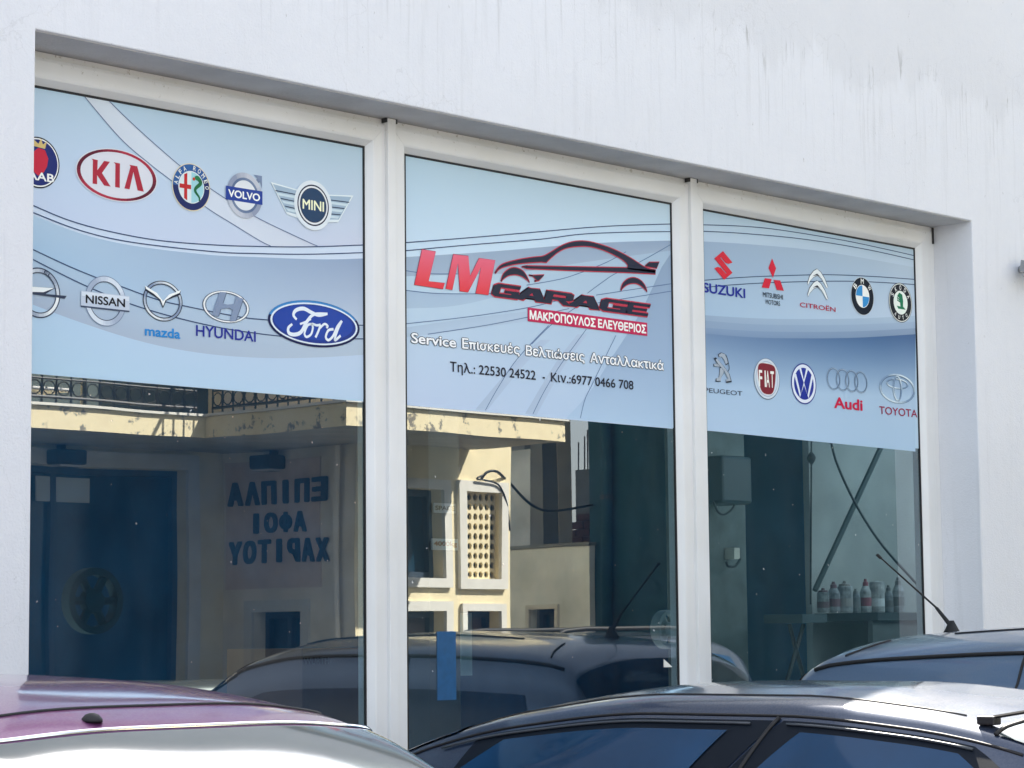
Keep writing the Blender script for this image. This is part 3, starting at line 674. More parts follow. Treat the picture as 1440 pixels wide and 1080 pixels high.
# slanted H oval
d = start(); cx, cz, rx, rz = bb(284, 409, 350, 454)
d.ring(cx, cz, rx, rz, rx*.05, (44, 54, 78)).ring(cx, cz, rx*.97, rz*.97, rx*.07, SILL, c2=(232, 236, 244), wz=rz*.08).ring(cx, cz, rx*.88, rz*.88, rx*.02, SILD)
for c_, o in (((70, 84, 110), .03), (SIL, 0)):
    d.poly([(cx-rx*(.62-o), cz-rz*.62), (cx-rx*(.34-o), cz-rz*.66), (cx-rx*(.0-o), cz+rz*.9), (cx-rx*(.28-o), cz+rz*.88)], c_)
    d.poly([(cx+rx*(.14+o), cz-rz*.9), (cx+rx*(.4+o), cz-rz*.82), (cx+rx*(.72+o), cz+rz*.62), (cx+rx*(.42+o), cz+rz*.72)], c_)
    d.poly([(cx-rx*.5, cz-rz*.3), (cx+rx*.1, cz-rz*.06), (cx+rx*.34, cz-rz*.2), (cx+rx*.5, cz+rz*.3), (cx+rx*.05, cz+rz*.14), (cx-rx*.3, cz+rz*.22)], c_)
d.build('oval_badge', decs[0], 'chrome oval with a slanted letter'); d = start(); d.text('HYUNDAI', *tb(275, 457, 472.5, 359), (34, 44, 146), .018); d.build('lettering', decs[0], 'dark blue lettering')
# blue oval with script
d = start(); cx, cz, rx, rz = bb(376, 423, 505, 488)
d.ell(cx, cz, rx, rz, (14, 26, 76)).ell(cx-.001, cz+.003, rx*.985, rz*.96, (52, 128, 196), a0=20, a1=170).ell(cx, cz, rx*.95, rz*.9, (200, 214, 236)).ell(cx, cz, rx*.91, rz*.83, (28, 54, 136)).ell(cx-rx*.02, cz+rz*.04, rx*.86, rz*.74, (30, 66, 160))
fp = lambda pts, w_: d.stroke(Q(260, 380, 5.538, catmull(pts, 8)), w_, (208, 220, 240))
wv = lambda t: .013*(.75+.5*math.sin(t*math.pi))
fp([(865, 385), (840, 350), (860, 312), (920, 300), (980, 330), (1040, 352), (1105, 340)], wv); fp([(1105, 340), (1000, 345), (945, 400), (900, 480), (850, 502), (805, 490), (800, 450), (830, 420)], wv)
fp([(890, 420), (930, 405), (975, 380)], .009)
fp([(985, 420), (950, 430), (925, 490), (940, 520), (975, 500), (990, 450), (985, 420), (1020, 430), (1050, 425)], .010); fp([(1050, 425), (1035, 470), (1010, 525)], .011); fp([(1045, 450), (1080, 420), (1105, 435), (1095, 450)], .010)
fp([(1150, 460), (1110, 470), (1090, 520), (1110, 545), (1145, 515), (1180, 440), (1215, 395)], .011); fp([(1215, 395), (1180, 470), (1160, 545), (1205, 510)], .011)
d.build('oval_badge', decs[0], 'dark blue oval badge with white script')
# tilted letter and name
d = start(); Q3 = lambda pts: Q(970, 340, 8, pts)
d.poly(Q3([(368, 105), (475, 235), (430, 250), (395, 238), (345, 175), (338, 182), (475, 350), (380, 428), (268, 298), (310, 283), (345, 295), (400, 358), (407, 355), (270, 188)]), (206, 36, 56))
d.build('letter_badge', decs[2], 'red angular letter'); d = start(); d.text('SUZUKI', *tb(988, 397, 411, 1047), (28, 42, 146), .03); d.build('lettering', decs[2], 'blue lettering')
d = start()
for pts in ([(920, 188), (965, 300), (930, 405), (880, 295)], [(838, 410), (915, 420), (885, 525), (803, 515)], [(935, 430), (1010, 435), (1052, 552), (972, 542)]): d.poly(Q3(pts), (206, 32, 58))
d.build('diamond_badge', decs[2], 'three red diamonds'); d = start(); d.text('MITSUBISHI', *tb(1072, 410.5, 417.5, 1100), BLK, .006).text('MOTORS', *tb(1076, 421, 427.5, 1096), BLK, .006); d.build('lettering', decs[2], 'black lettering')
d = start(); Q4 = lambda pts: Q(1110, 350, 7.2, pts)
ch = [(178, 350), (200, 280), (240, 225), (275, 205), (310, 235), (350, 300), (385, 392), (372, 395), (320, 300), (280, 268), (240, 285), (200, 330), (185, 365)]
for dy in (0, 118):
    d.poly(Q4([(x+(3 if x > 280 else -3), y+dy-5) for x, y in ch[:7]]+[(x, y+dy+5) for x, y in ch[7:]]), (54, 62, 82)); d.poly(Q4([(x, y+dy) for x, y in ch]), (212, 222, 236)); d.poly(Q4([(230, 275+dy), (275, 250+dy), (310, 285+dy), (280, 268+dy)]), (40, 44, 60))
d.build('chevron_badge', decs[2], 'two chrome chevrons'); d = start(); d.text('CITROËN', *tb(1124, 423.5, 431.5, 1174), (176, 30, 66), .012); d.build('lettering', decs[2], 'dark red lettering')
d = start(); cx, cz, rx, rz = bb(1196, 390, 1228, 443.5); r_ = rz
d.ell(cx, cz, r_, r_, (188, 198, 214)).ell(cx, cz, r_*.97, r_*.97, (20, 26, 40)).ell(cx, cz, r_*.6, r_*.6, WHT)
for a in (90, 270): d.ell(cx, cz, r_*.57, r_*.57, (54, 140, 206), a0=a, a1=a+90, n=16); d.k -= 1
d.lay().arc('BMW', cx, cz, r_*.79, r_*.79, 142, 38, r_*.27, WHT, wd=r_*.26); d.build('round_badge', decs[2], 'black ringed roundel with blue and white quarters')
d = start(); cx, cz, rx, rz = bb(1250, 398, 1281, 453.5); r_ = rz
d.ell(cx, cz, r_, r_, (44, 50, 62)).ell(cx, cz, r_*.97, r_*.97, (206, 214, 222)).ell(cx, cz, r_*.92, r_*.92, (20, 24, 34)).ell(cx, cz, r_*.6, r_*.6, (214, 226, 232))
d.poly([(cx-r_*.3, cz+r_*.3), (cx-r_*.1, cz+r_*.5), (cx+r_*.15, cz+r_*.42), (cx+r_*.22, cz+r_*.1), (cx+r_*.2, cz-r_*.18), (cx+r_*.42, cz-r_*.32), (cx-r_*.22, cz-r_*.32), (cx-r_*.34, cz-r_*.18), (cx-r_*.02, cz-r_*.2), (cx-r_*.05, cz-r_*.0), (cx-r_*.3, cz+r_*.08)], (24, 118, 84))
for k in range(3): d.stroke([(cx-r_*.38, cz+r_*(.34-.14*k)), (cx-r_*.12, cz+r_*(.2-.1*k))], r_*.03, (214, 226, 232)); d.k -= 1
d.lay().arc('SKODA', cx, cz, r_*.76, r_*.76, 152, 28, r_*.23, WHT).arc('AUTO', cx, cz, r_*.76, r_*.76, 232, 308, r_*.19, WHT, flip=True); d.build('round_badge', decs[2], 'black ringed roundel with a green winged arrow')
d = start(); Q5 = lambda pts: Q(970, 480, 8, pts)
for pts in ([(308, 150), (345, 125), (385, 140), (415, 190), (430, 250), (400, 270), (378, 210), (345, 172), (320, 178)], [(258, 255), (310, 250), (335, 290), (300, 288), (262, 282)], [(330, 290), (388, 290), (375, 360), (345, 410), (340, 455), (282, 455), (285, 420), (315, 410), (325, 370)], [(262, 190), (285, 180), (330, 230), (390, 300), (440, 370), (465, 460), (400, 470), (402, 440), (430, 435), (375, 330), (300, 250)]):
    mx_, my_ = sum(p[0] for p in pts)/len(pts), sum(p[1] for p in pts)/len(pts)
    d.poly(Q5(pts), (40, 48, 64)); d.poly(Q5([(mx_+(x-mx_)*.86+2, my_+(y-my_)*.88-1) for x, y in pts]), (150, 164, 186))
d.stroke(Q5(catmull([(395, 150), (415, 200), (435, 300), (420, 340)], 6)), .004, (40, 48, 64))
d.build('animal_badge', decs[2], 'chrome standing lion'); d = start(); d.text('PEUGEOT', *tb(990, 545, 551.5, 1043), (52, 58, 80), -.002); d.build('lettering', decs[2], 'grey lettering')
d = start(); cx, cz, rx, rz = bb(1060, 504, 1095, 562)
d.ell(cx, cz, rz, rz, (84, 98, 122)).ell(cx, cz+.001, rz*.97, rz*.97, (188, 202, 224)).ell(cx, cz, rz*.86, rz*.86, (150, 168, 196)).ell(cx, cz, rz*.82, rz*.82, (186, 202, 226))
sh = catmull([(-.6, .66), (0, .74), (.6, .62), (.66, .1), (.46, -.6), (0, -.74), (-.46, -.58), (-.68, .1)], 6, True)
d.poly([(cx+x*rz*1.04, cz+y*rz*1.04) for x, y in sh], (206, 196, 206)).poly([(cx+x*rz, cz+y*rz) for x, y in sh], (122, 30, 46))
for k, ch_ in enumerate('FIAT'):
    x = cx+rz*[-.5, -.14, .06, .4][k]; w_ = rz*[.26, .09, .28, .28][k]; d.text(ch_, x-w_/2 if k < 2 else x-w_/2, x+w_/2, cz-rz*.4, cz+rz*.4, (222, 226, 232), .02); d.k -= 1
d.build('round_badge', decs[2], 'silver roundel with a dark red shield')
d = start(); cx, cz, rx, rz = bb(1112, 511, 1147, 568.5); r_ = rz
d.ell(cx, cz, r_, r_, (26, 40, 132)).ell(cx, cz, r_*.94, r_*.94, (206, 216, 240)).ell(cx, cz, r_*.78, r_*.78, (30, 46, 146))
d.stroke([(cx+r_*x, cz+r_*y) for x, y in ((-.3, .8), (0, .1), (.3, .8))], r_*.16, (206, 216, 240)); d.stroke([(cx+r_*x, cz+r_*y) for x, y in ((-.68, .42), (-.3, -.62), (0, .02), (.3, -.62), (.68, .42))], r_*.16, (206, 216, 240))
d.build('round_badge', decs[2], 'blue and white roundel with two stacked letters')
d = start()
for k in range(4):
    x0 = 262+k*102; cx, cz, rx, rz = bb(1130+x0/8, 490+(215+k*14)/8, 1130+(x0+142)/8, 490+(468+k*12)/8)
    d.ring(cx, cz, rz, rz, rz*.15, (66, 90, 124), c2=(128, 150, 182)); d.ring(cx, cz, rz*.97, rz*.97, rz*.05, (150, 170, 198)); d.k -= 1
d.build('ring_badge', decs[2], 'four linked silver rings'); d = start(); d.text('Audi', *tb(1172, 558, 574, 1212), (196, 24, 70), .035); d.build('lettering', decs[2], 'crimson lettering')
d = start(); cx, cz, rx, rz = bb(1236, 526, 1286, 567)
for (ox, oz, a, b, w_) in ((0, 0, 1, 1, .1), (0, .34, .62, .36, .08), (0, .02, .26, .86, .08)):
    d.ring(cx+ox*rx, cz+oz*rz-.0015, rx*a, rz*b, rx*w_, (46, 68, 104), wz=rz*w_*1.25); d.ring(cx+ox*rx, cz+oz*rz, rx*a, rz*b, rx*w_*.85, (124, 150, 184), c2=(206, 222, 240), wz=rz*w_*1.1)
d.build('oval_badge', decs[2], 'chrome oval of three ellipses'); d = start(); d.text('TOYOTA', *tb(1235.5, 571, 582, 1289), (146, 30, 74), .012); d.build('lettering', decs[2], 'crimson lettering')

# --- garage name
Q6 = lambda pts: Q(560, 320, 7.2, pts)
Q7 = lambda pts: Q(740, 320, 6.545, pts)
d = start()
for pts in ([(235, 222), (372, 245), (300, 545), (465, 565), (448, 622), (157, 580)], [(552, 272), (703, 290), (722, 492), (812, 312), (975, 332), (905, 683), (778, 668), (832, 402), (700, 655), (618, 645), (598, 362), (540, 632), (475, 622)]):
    d.stroke(Q6(pts+[pts[0], pts[1]]), .004, (150, 44, 80))
    # colour runs from pink at the top to red at the foot
    q = Q6(pts); zz = [b for a, b in q]; me = bpy.data.meshes.new('letter_face'); me.from_pydata([(a, -.0044, b) for a, b in q], [], [tuple(range(len(q)))]); me.materials.append(M_FILM)
    at = me.color_attributes.new('print', 'FLOAT_COLOR', 'POINT')
    for i_, (a, b) in enumerate(q): t_ = min(1, (b-min(zz))/(max(zz)-min(zz))*1.15); at.data[i_].color = (*[v/k2 for v, k2 in zip(lin([p+(r_-p)*t_ for p, r_ in zip((204, 30, 56), (208, 86, 122))]), PRINT_K)], 1)
    o = d.build('letter', decs[1], 'large red slanted letter'); d = start(); f_ = bpy.data.objects.new('letter_face', me); COL.objects.link(f_); f_.parent = o
d = start(); RD, DK = (186, 50, 74), (26, 34, 58)
PXL = lambda pts: [P(*p) for p in pts]
top = catmull([(695.4, 383.9), (704.4, 372.6), (726.7, 365.8), (748, 362.3), (762.9, 360.5), (773.6, 355.1), (790.4, 345.2), (807.2, 339.9), (825.6, 339.9), (847, 345.2), (866.8, 352.9), (886.7, 363.5), (905.8, 375.8), (921, 380.4)], 5)
inn = [(921, 383.5), (900, 381), (881.3, 378.5)]+catmull([(882, 372.7), (877.5, 367.4), (866.8, 360.5), (847, 351.3), (825.6, 346.2), (801, 347.5), (785.8, 353.2), (773.6, 362.8), (767.5, 368.9)], 5)+catmull([(760, 368.2), (726.7, 370.9), (704.4, 376.6), (695.4, 384.5)], 5)
sill = [(733, 375.6), (740, 374.2), (801, 375.4), (881.3, 376.8), (921, 380.4), (921, 385.2), (877.5, 382.9), (801, 380.2), (740, 377.6)]
lip = [(906.5, 374.2), (912.7, 369.2), (926.4, 368.9), (922.6, 377.3)]
ra = [(740+a/6.545, 320+b/6.545) for a, b in catmull([(866, 578), (882, 520), (930, 475), (990, 463), (1050, 490), (1090, 540), (1108, 592)], 4)+catmull([(1098, 578), (1050, 535), (1000, 513), (940, 518), (895, 545), (866, 578)], 4)]
fa = [(560+a/7.2, 320+b/7.2) for a, b in catmull([(1035, 545), (1060, 470), (1130, 415), (1200, 413), (1270, 455), (1325, 555)], 4)+catmull([(1300, 530), (1250, 495), (1190, 477), (1120, 482), (1070, 510), (1035, 545)], 4)]
hl = [(560+1355/7.2, 320+490/7.2), (740+20/6.545, 387), (740+55/6.545, 387.5), (740+160/6.545, 386.8), (740+110/6.545, 394.5), (740+70/6.545, 395.6), (560+1400/7.2, 394.5)]
for sh in (top+inn, sill, lip, ra, fa, hl):
    d.stroke(PXL(sh+[sh[0], sh[1]]), .0085, RD); d.k -= 1
d.lay()
for sh in (top+inn, sill, lip, ra, fa, hl): d.poly(PXL(sh), DK); d.k -= 1
d.build('car_outline', decs[1], 'black and red outline drawing of a saloon car')
d = start(); a = P(690, 397); b = P(912, 425); z0, z1 = a[1]-.068, a[1]+.002
za, zb_ = P(700, 399)[1], P(697, 417)[1]
lets = [(931, 1250, 545, 728)]
xg = [P(690+38*k, 410)[0] for k in range(7)]
GXs = [(689.5, 732), (721, 771), (763, 808), (796, 847), (841, 885), (878, 914)]
BLOCK = {'G': [[(0, .2), (0, .8), (.27, .8), (.27, .2)], [(0, .74), (0, .84), (.14, 1), (1, 1), (.97, .74)], [(0, .26), (0, .16), (.14, 0), (1, 0), (1, .26)], [(.72, .05), (.72, .55), (1, .55), (1, .05)], [(.46, .33), (.46, .55), (.9, .55), (.9, .33)]],
         'A': [[(0, 0), (.36, 1), (.64, 1), (.30, 0)], [(1, 0), (.70, 1), (.40, 1), (.70, 0)], [(.2, .2), (.8, .2), (.74, .42), (.27, .42)]],
         'R': [[(0, 0), (0, 1), (.27, 1), (.27, 0)], [(.1, .76), (.1, 1), (.86, 1), (.98, .88), (.98, .76)], [(.1, .36), (.1, .58), (.98, .58), (.98, .46), (.88, .36)], [(.72, .46), (.72, .88), (.98, .88), (.98, .46)], [(.42, .42), (.70, .42), (1, 0), (.70, 0)]],
         'E': [[(0, .1), (0, .9), (.27, .9), (.27, .1)], [(0, .76), (0, .9), (.1, 1), (1, 1), (.97, .76)], [(.1, .39), (.1, .61), (.9, .61), (.88, .39)], [(0, .24), (0, .1), (.1, 0), (.98, 0), (1, .24)]]}
for j_, (ch_, (xa, xb)) in enumerate(zip('GARAGE', GXs)):
    X0, X1 = P(xa, 408)[0], P(xb, 408)[0]; h_ = za-zb_; shx = h_*.42; wl_ = X1-X0-shx; d = start()
    T_ = lambda pts: [(X0+a*wl_+b*shx, zb_+b*h_) for a, b in pts]
    for q in BLOCK[ch_]:
        q = T_(q); d.stroke(q+[q[0], q[1]], .011, RD); d.k -= .9-.02*j_
    d.k = 8
    for q in BLOCK[ch_]: d.poly(T_(q), DK); d.k -= .9
    d.build('letter', decs[1], 'wide black italic letter edged in red')
d = start(); a = Q7([(8, 735), (5, 862), (1108, 870), (1105, 998)])
x0, x1 = a[0][0], a[2][0]; z1, z0 = a[0][1], a[1][1]
d.poly([(x0, z0), (x1, z0), (x1, z1), (x0, z1)], (186, 34, 84))
h_ = z1-z0
nat_w = x1-x0
d.text('ΜΑΚΡΟΠΟΥΛΟΣ', x0+.012, x0+nat_w*.555, z0+h_*.16, z1-h_*.16, (236, 230, 238), .045).text('ΕΛΕΥΘΕΡΙΟΣ', x0+nat_w*.575, x1-.008, z0+h_*.16, z1-h_*.16, (236, 230, 238), .045)
d.build('lettering', decs[1], 'white Greek name on a crimson strip')
Q8 = lambda x, y: P(560+x/3.6, 430+y/3.6)
d = start()
words = [('Service', 62, 290, 136), ('Επισκευές', 320, 612, 170), ('Βελτιώσεις', 642, 940, 205), ('Ανταλλακτικά', 968, 1340, 238)]
zb0 = Q8(62, 186)[1]; cap = Q8(62, 136)[1]-zb0
Hn = text_geo('E', .035); Hh = max(v[1] for v in Hn[0])
for (s_, xa, xb, yy) in words:
    X0, X1 = Q8(xa, yy)[0], Q8(xb, yy)[0]; vs, fs = text_geo(s_, .035); ax0 = min(v[0] for v in vs); ax1 = max(v[0] for v in vs); d = start()
    for bo, c_ in ((.085, (24, 40, 58)), (.030, (232, 240, 244))): d.text(s_, X0, X1, zb0, zb0+cap, c_, bo, 0, 0, natural=(ax0, ax1, 0, Hh)); d.lay(2)
    d.build('lettering', decs[1], 'white word outlined in black')
d = start(); DKT = (30, 34, 52)
for (s_, xa, xb) in (('Τηλ.: 22530 24522', 260, 693), ('-', 728, 740), ('Κιν.:6977 0466 708', 770, 1187)):
    vs, fs = text_geo(s_, .012); ax0 = min(v[0] for v in vs); ax1 = max(v[0] for v in vs); zb1 = Q8(262, 332)[1]; h1 = Q8(262, 284)[1]-zb1
    d.text(s_, Q8(xa, 300)[0], Q8(xb, 340)[0], zb1, zb1+h1, DKT, .016, 0, 0, natural=(ax0, ax1, 0, Hh)); d.build('lettering', decs[1], 'dark telephone number'); d = start()

# notices stuck on the glass
def rect_on_glass(x0, y0, x1, y1, y=-.0012):
    a = P(x0, y0); b = P(x1, y1); return a[0], b[0], b[1], a[1]
def notice(name, label, px, col, y=.012, cat='notice'):
    x0, x1, z0, z1 = rect_on_glass(*px); g = G(); g.box(x0, x1, y, y+.002, z0, z1, col); return tag(g.build(name), label, cat)
notice('paper_notice', 'tall bright blue paper strip on the middle window above the dark blue car', (614, 888, 641, 984), pm('blue_paper', (.006, .085, .22), .5, var=.15, scale=30), -.003)
notice('paper_notice', 'narrow pale grey paper strip inside the middle window right of the blue one', (650, 862, 667, 950), pm('grey_paper', (.60, .68, .66), .7))
x0, x1, z0, z1 = rect_on_glass(933, 927, 945, 938); g = G(); g.add([(x0, -.003, z0), (x1, -.003, z0), (x0, -.003, z1), (x0, -.001, z0), (x1, -.001, z0), (x0, -.001, z1)], [(0, 1, 2), (3, 5, 4), (0, 1, 4, 3), (1, 2, 5, 4), (2, 0, 3, 5)], pm('sticker_white', (.8, .8, .74), .6))
tag(g.build('corner_sticker'), 'small white triangular sticker low in the corner of the middle window', 'sticker')

# ------------------------------------------------------------------ inside the garage
def ptI(x, y, Y): return tuple(onY(x, y, Y))
# shelf with spray cans and bottles
a = onY(1141, 862, 1.95); b = onY(1300, 862, 1.95); zs = a.z
sh = thing('wall_shelf', 'long shelf under the diagonal strap seen through the farthest window', 'shelf', (b.x-.4, 2.0, zs))
g = G(); g.box(12.82, 15.6, 1.70, 2.198, zs-.05, zs, pm('shelf_board', (.03, .05, .055), .8)); g.build('board', sh)
g = G(); g.box(12.82, 15.6, 1.74, 1.78, zs-.55, zs-.052, pm('shelf_skirt', (.10, .12, .12), .8, var=.3)); g.build('skirt', sh)
cans = [(1158, 15, 827, 'squat grey tin at the left end of the shelf', (.45, .46, .45), (.16, .09, .10)), (1173, 16, 818, 'grey spray can with a dark nozzle, second from the left on the shelf', (.45, .45, .46), (.18, .08, .10)), (1189, 19, 817, 'pale rounded spray can, third from the left on the shelf', (.55, .56, .56), (.35, .32, .3)),
        (1204, 12, 828, 'short dark bottle between two taller cans on the shelf', (.3, .32, .33), (.2, .2, .2)), (1218, 14, 814, 'tall white bottle with a dark red cap on the shelf', (.7, .7, .68), (.28, .06, .08)), (1234, 19, 817, 'tall plain white tin in the middle right of the shelf', (.68, .68, .66), (.68, .68, .66)),
        (1250, 12, 823, 'small grey bottle beside the tall plain tin on the shelf', (.3, .32, .33), (.1, .1, .1)), (1264, 15, 812, 'tallest bottle with ribbed neck at the right end of the shelf', (.5, .52, .52), (.15, .15, .15))]
for i, (x, wd, yt, lab, c_, cc) in enumerate(cans):
    p = onY(x, 862, 1.9); t_ = onY(x, yt, 1.9); rr = wd/3450*15.6/2*1.15; h = t_.z-zs
    t = thing('spray_can', lab, 'can', (p.x, 1.9, zs), group='cans and bottles on the shelf')
    mt = pm('can_%d' % i, tuple(q*.62 for q in c_), .35, var=.5, scale=30)
    tin = i in (0, 2, 5); top = .94 if i == 5 else (.80 if tin else .62)
    g = G(); g.lathe([(rr*.9, .001), (rr, .01), (rr, h*top), (rr*.92, h*(top+.03)), (rr*.55, h*max(.79, top+.035))], (p.x, 1.9, zs), mt, 16); g.build('can_body', t, smooth=False)
    g = G(); g.lathe([(rr*(.8 if tin else .5), h*(.97 if i == 5 else .83 if tin else .79)), (rr*(.8 if tin else .5), h*(.98 if i == 5 else .9)), (rr*.3, h*(.985 if i == 5 else .92)), (rr*.25, h)], (p.x, 1.9, zs), pm('cap_%d' % i, cc, .5), 12); g.build('cap', t)
    g = G(); g.lathe([(rr*1.01, h*.2), (rr*1.01, h*.45)], (p.x, 1.9, zs), pm('band_%d' % i, cc, .5), 16); g.build('label_band', t)
# strap, hose, drop light
g = G(); a, b = onY(1243, 620, 1.6), onY(1146, 830, 1.6); dv = Vector((.022, 0, .01))
g.tube([a, a.lerp(b, .5), b], .018, pm('strap', (.05, .07, .07), .8), 6); tag(g.build('strap'), 'thick dark strap running diagonally down behind the farthest window', 'strap')
g = G(); g.tube(catmull([tuple(onY(x, y, 1.5)) for x, y in ((1168, 618), (1178, 655), (1205, 712), (1240, 766), (1290, 822))], 6), .008, M_IRON, 6); tag(g.build('air_hose', smooth=True), 'thin dark hose curving down across the thick strap', 'hose')
t = thing('drop_light', 'hanging work lamp on a straight cable at the edge of the inner wall', 'lamp', tuple(onY(1141, 860, 1.9)))
g = G(); p0, p1 = onY(1141, 560, 1.9), onY(1141, 638, 1.9); g.tube([p0, p1], .006, M_IRON, 6); g.tube([onY(1141, 650, 1.9), onY(1140, 850, 1.9)], .006, M_IRON, 6); g.build('cable', t)
g = G(); pc = onY(1141, 644, 1.9); g.lathe([(.008, -.04), (.022, -.02), (.03, 0), (.022, .02), (.006, .04)], tuple(pc), M_IRON, 12); g.build('bulb_housing', t, smooth=True)
p = onY(1176, 612, 2.0); g = G(); g.lathe([(.20, -.05), (.17, -.03), (.10, .03), (.03, .06)], (p.x, 1.85, p.z), M_IRON, 20)
t = thing('pendant_shade', 'dark round pendant shade just under the film of the farthest window', 'lamp', (p.x, 1.85, p.z)); g.build('shade', t); g = G(); g.tube([(p.x, 1.85, p.z+.06), (p.x, 1.85, 4.19)], .006, M_IRON, 6); g.build('cord', t)
# wall machine on the column with its loop of cable
t = thing('wall_machine', 'dark boxy machine fixed to the plastered column inside the farthest window', 'machine', (11.9, 2.1, 2.5))
a, b = onY(1003, 640, 2.0), onY(1050, 710, 2.0); g = G(); g.box(a.x+.02, b.x, 1.95, 2.198, b.z, a.z, pm('machine_case', (.012, .035, .045), .5)); g.build('case', t, bevel=.02)
g = G(); g.tube(catmull([tuple(onY(x, y, 2.0)) for x, y in ((1003, 705), (1010, 720), (1020, 723), (1032, 712), (1036, 690))], 6), .007, M_IRON, 6); g.build('cable', t, smooth=True)
t = thing('wall_switch', 'small pale switch box with a hook low on the plastered column', 'switch', tuple(onY(1041, 780, 2.1)))
a, b = onY(1036, 770, 2.1), onY(1044, 786, 2.1); g = G(); g.box(a.x, b.x, 2.12, 2.199, b.z, a.z, M_GREY); g.build('box', t); g = G(); g.tube(catmull([tuple(onY(x, y, 2.12)) for x, y in ((1041, 786), (1034, 796), (1024, 796), (1021, 790))], 5), .008, M_IRON, 6); g.build('hook', t)
# two post lift with its plates
t = thing('car_lift_post', 'grey steel lift post with a white and red plate seen through the middle window', 'lift post', (9.35, 2.6, .06))
pa, pb = onY(606, 640, 2.6), onY(652, 640, 2.6)
g = G(); g.box(pa.x, pb.x-.02, 2.62, 2.85, .06, 3.9, pm('lift_steel', (.06, .09, .11), .5)); g.build('post', t)
a, b = onY(609, 757, 2.6), onY(645, 774, 2.6); g = G(); g.box(a.x, b.x, 2.605, 2.618, b.z, a.z, pm('plate_white', (.75, .72, .72), .5)); pl = g.build('load_plate', t)
vs, fs = text_geo('4000kg', .03); xs_ = [v[0] for v in vs]; zs_ = [v[1] for v in vs]; g = G(); g.add([(a.x+.01+(v[0]-min(xs_))/(max(xs_)-min(xs_))*(b.x-a.x-.02), 2.603, b.z+.015+(v[1]-min(zs_))/(max(zs_)-min(zs_))*(a.z-b.z-.03)) for v in vs], fs, pm('plate_red', (.5, .03, .04), .5)); g.build('lettering', pl, fix=False)
a, b = onY(611, 707, 2.6), onY(642, 722, 2.6); g = G(); g.box(a.x, b.x, 2.605, 2.618, b.z, a.z, pm('plate_grey', (.6, .58, .56), .5)); pl = g.build('name_plate', t)
vs, fs = text_geo('SPACE', .03); xs_ = [v[0] for v in vs]; zs_ = [v[1] for v in vs]; g = G(); g.add([(a.x+.01+(v[0]-min(xs_))/(max(xs_)-min(xs_))*(b.x-a.x-.02), 2.603, b.z+.015+(v[1]-min(zs_))/(max(zs_)-min(zs_))*(a.z-b.z-.03)) for v in vs], fs, pm('plate_black', (.03, .03, .04), .5)); g.build('lettering', pl, fix=False)
# hanging wheel ring, flywheel, cabinet
def ring_thing(name, label, cat, c, ro, ri, ma, spokes=0):
    t = thing(name, label, cat, c); g = G(); g.lathe([(ri, -.03), (ri, .03), (ro, .03), (ro, -.03), (ri, -.03)], c, ma, 28, 'y', False); g.build('rim', t, smooth=False)
    g = G(); g.lathe([(ri*.45, -.02), (ri*.5, .02)], c, ma, 20, 'y'); g.build('hub', t)
    for k in range(spokes):
        a = 2*math.pi*k/spokes; g = G(); g.tube([(c[0]+ri*.4*math.cos(a), c[1], c[2]+ri*.4*math.sin(a)), (c[0]+ri*1.02*math.cos(a), c[1], c[2]+ri*1.02*math.sin(a))], .02, ma, 6); g.build('spoke', t)
p = onY(938, 885, 1.2); ring_thing('steering_wheel', 'pale ring hanging inside the middle window near its lower right corner', 'wheel', tuple(p), .105, .085, pm('pale_ring', (.40, .44, .44), .5), 3)
p = onY(130, 845, 1.6); ring_thing('flywheel', 'large toothed metal ring on the floor stand inside the nearest window', 'wheel', tuple(p), .15, .118, pm('dull_steel', (.05, .13, .17), .7), 6)
# tool cabinet with lettering and work trestle
t = thing('tool_cabinet', 'dull red tool cabinet low inside the nearest window', 'cabinet', (8.2, 2.3, .06))
a, b = onY(425, 912, 2.0), onY(505, 912, 2.0); g = G(); g.box(a.x, b.x, 2.0, 2.6, .06, a.z, pm('cabinet_red', (.16, .09, .08), .5)); cb = g.build('carcass', t)
vs, fs = text_geo('WURTH', .01); xs_ = [v[0] for v in vs]; zs_ = [v[1] for v in vs]; a, b = onY(427, 925, 2.0), onY(462, 934, 2.0); g = G(); g.add([(a.x+(v[0]-min(xs_))/(max(xs_)-min(xs_))*(b.x-a.x), 1.997, b.z+(v[1]-min(zs_))/(max(zs_)-min(zs_))*(a.z-b.z)) for v in vs], fs, pm('cabinet_print', (.5, .45, .42), .5)); g.build('lettering', cb, fix=False)
for i in range(3): g = G(); g.box(onY(425, 912, 2.0).x+.03, onY(505, 912, 2.0).x-.03, 1.985, 1.998, .25+i*.33, .52+i*.33, pm('drawer_red', (.18, .08, .07), .5)); g.build('drawer', t)
t = thing('trestle', 'pair of crossed metal stands below the shelf in the farthest window', 'trestle', tuple(onY(1125, 960, 1.8)))
for xa, xb in ((1106, 1130), (1132, 1110)): g = G(); p0, p1 = onY(xa, 960, 1.8), onY(xb, 878, 1.8); p0 += (p0-p1)*1.6; g.tube([p0, p1], .014, M_IRON, 6); g.build('leg', t)
a, b = onY(1110, 864, 1.8), onY(1145, 876, 1.8); g = G(); g.box(a.x, b.x, 1.7, 2.0, b.z, a.z, pm('trestle_top', (.06, .09, .10), .7)); g.build('top', t)

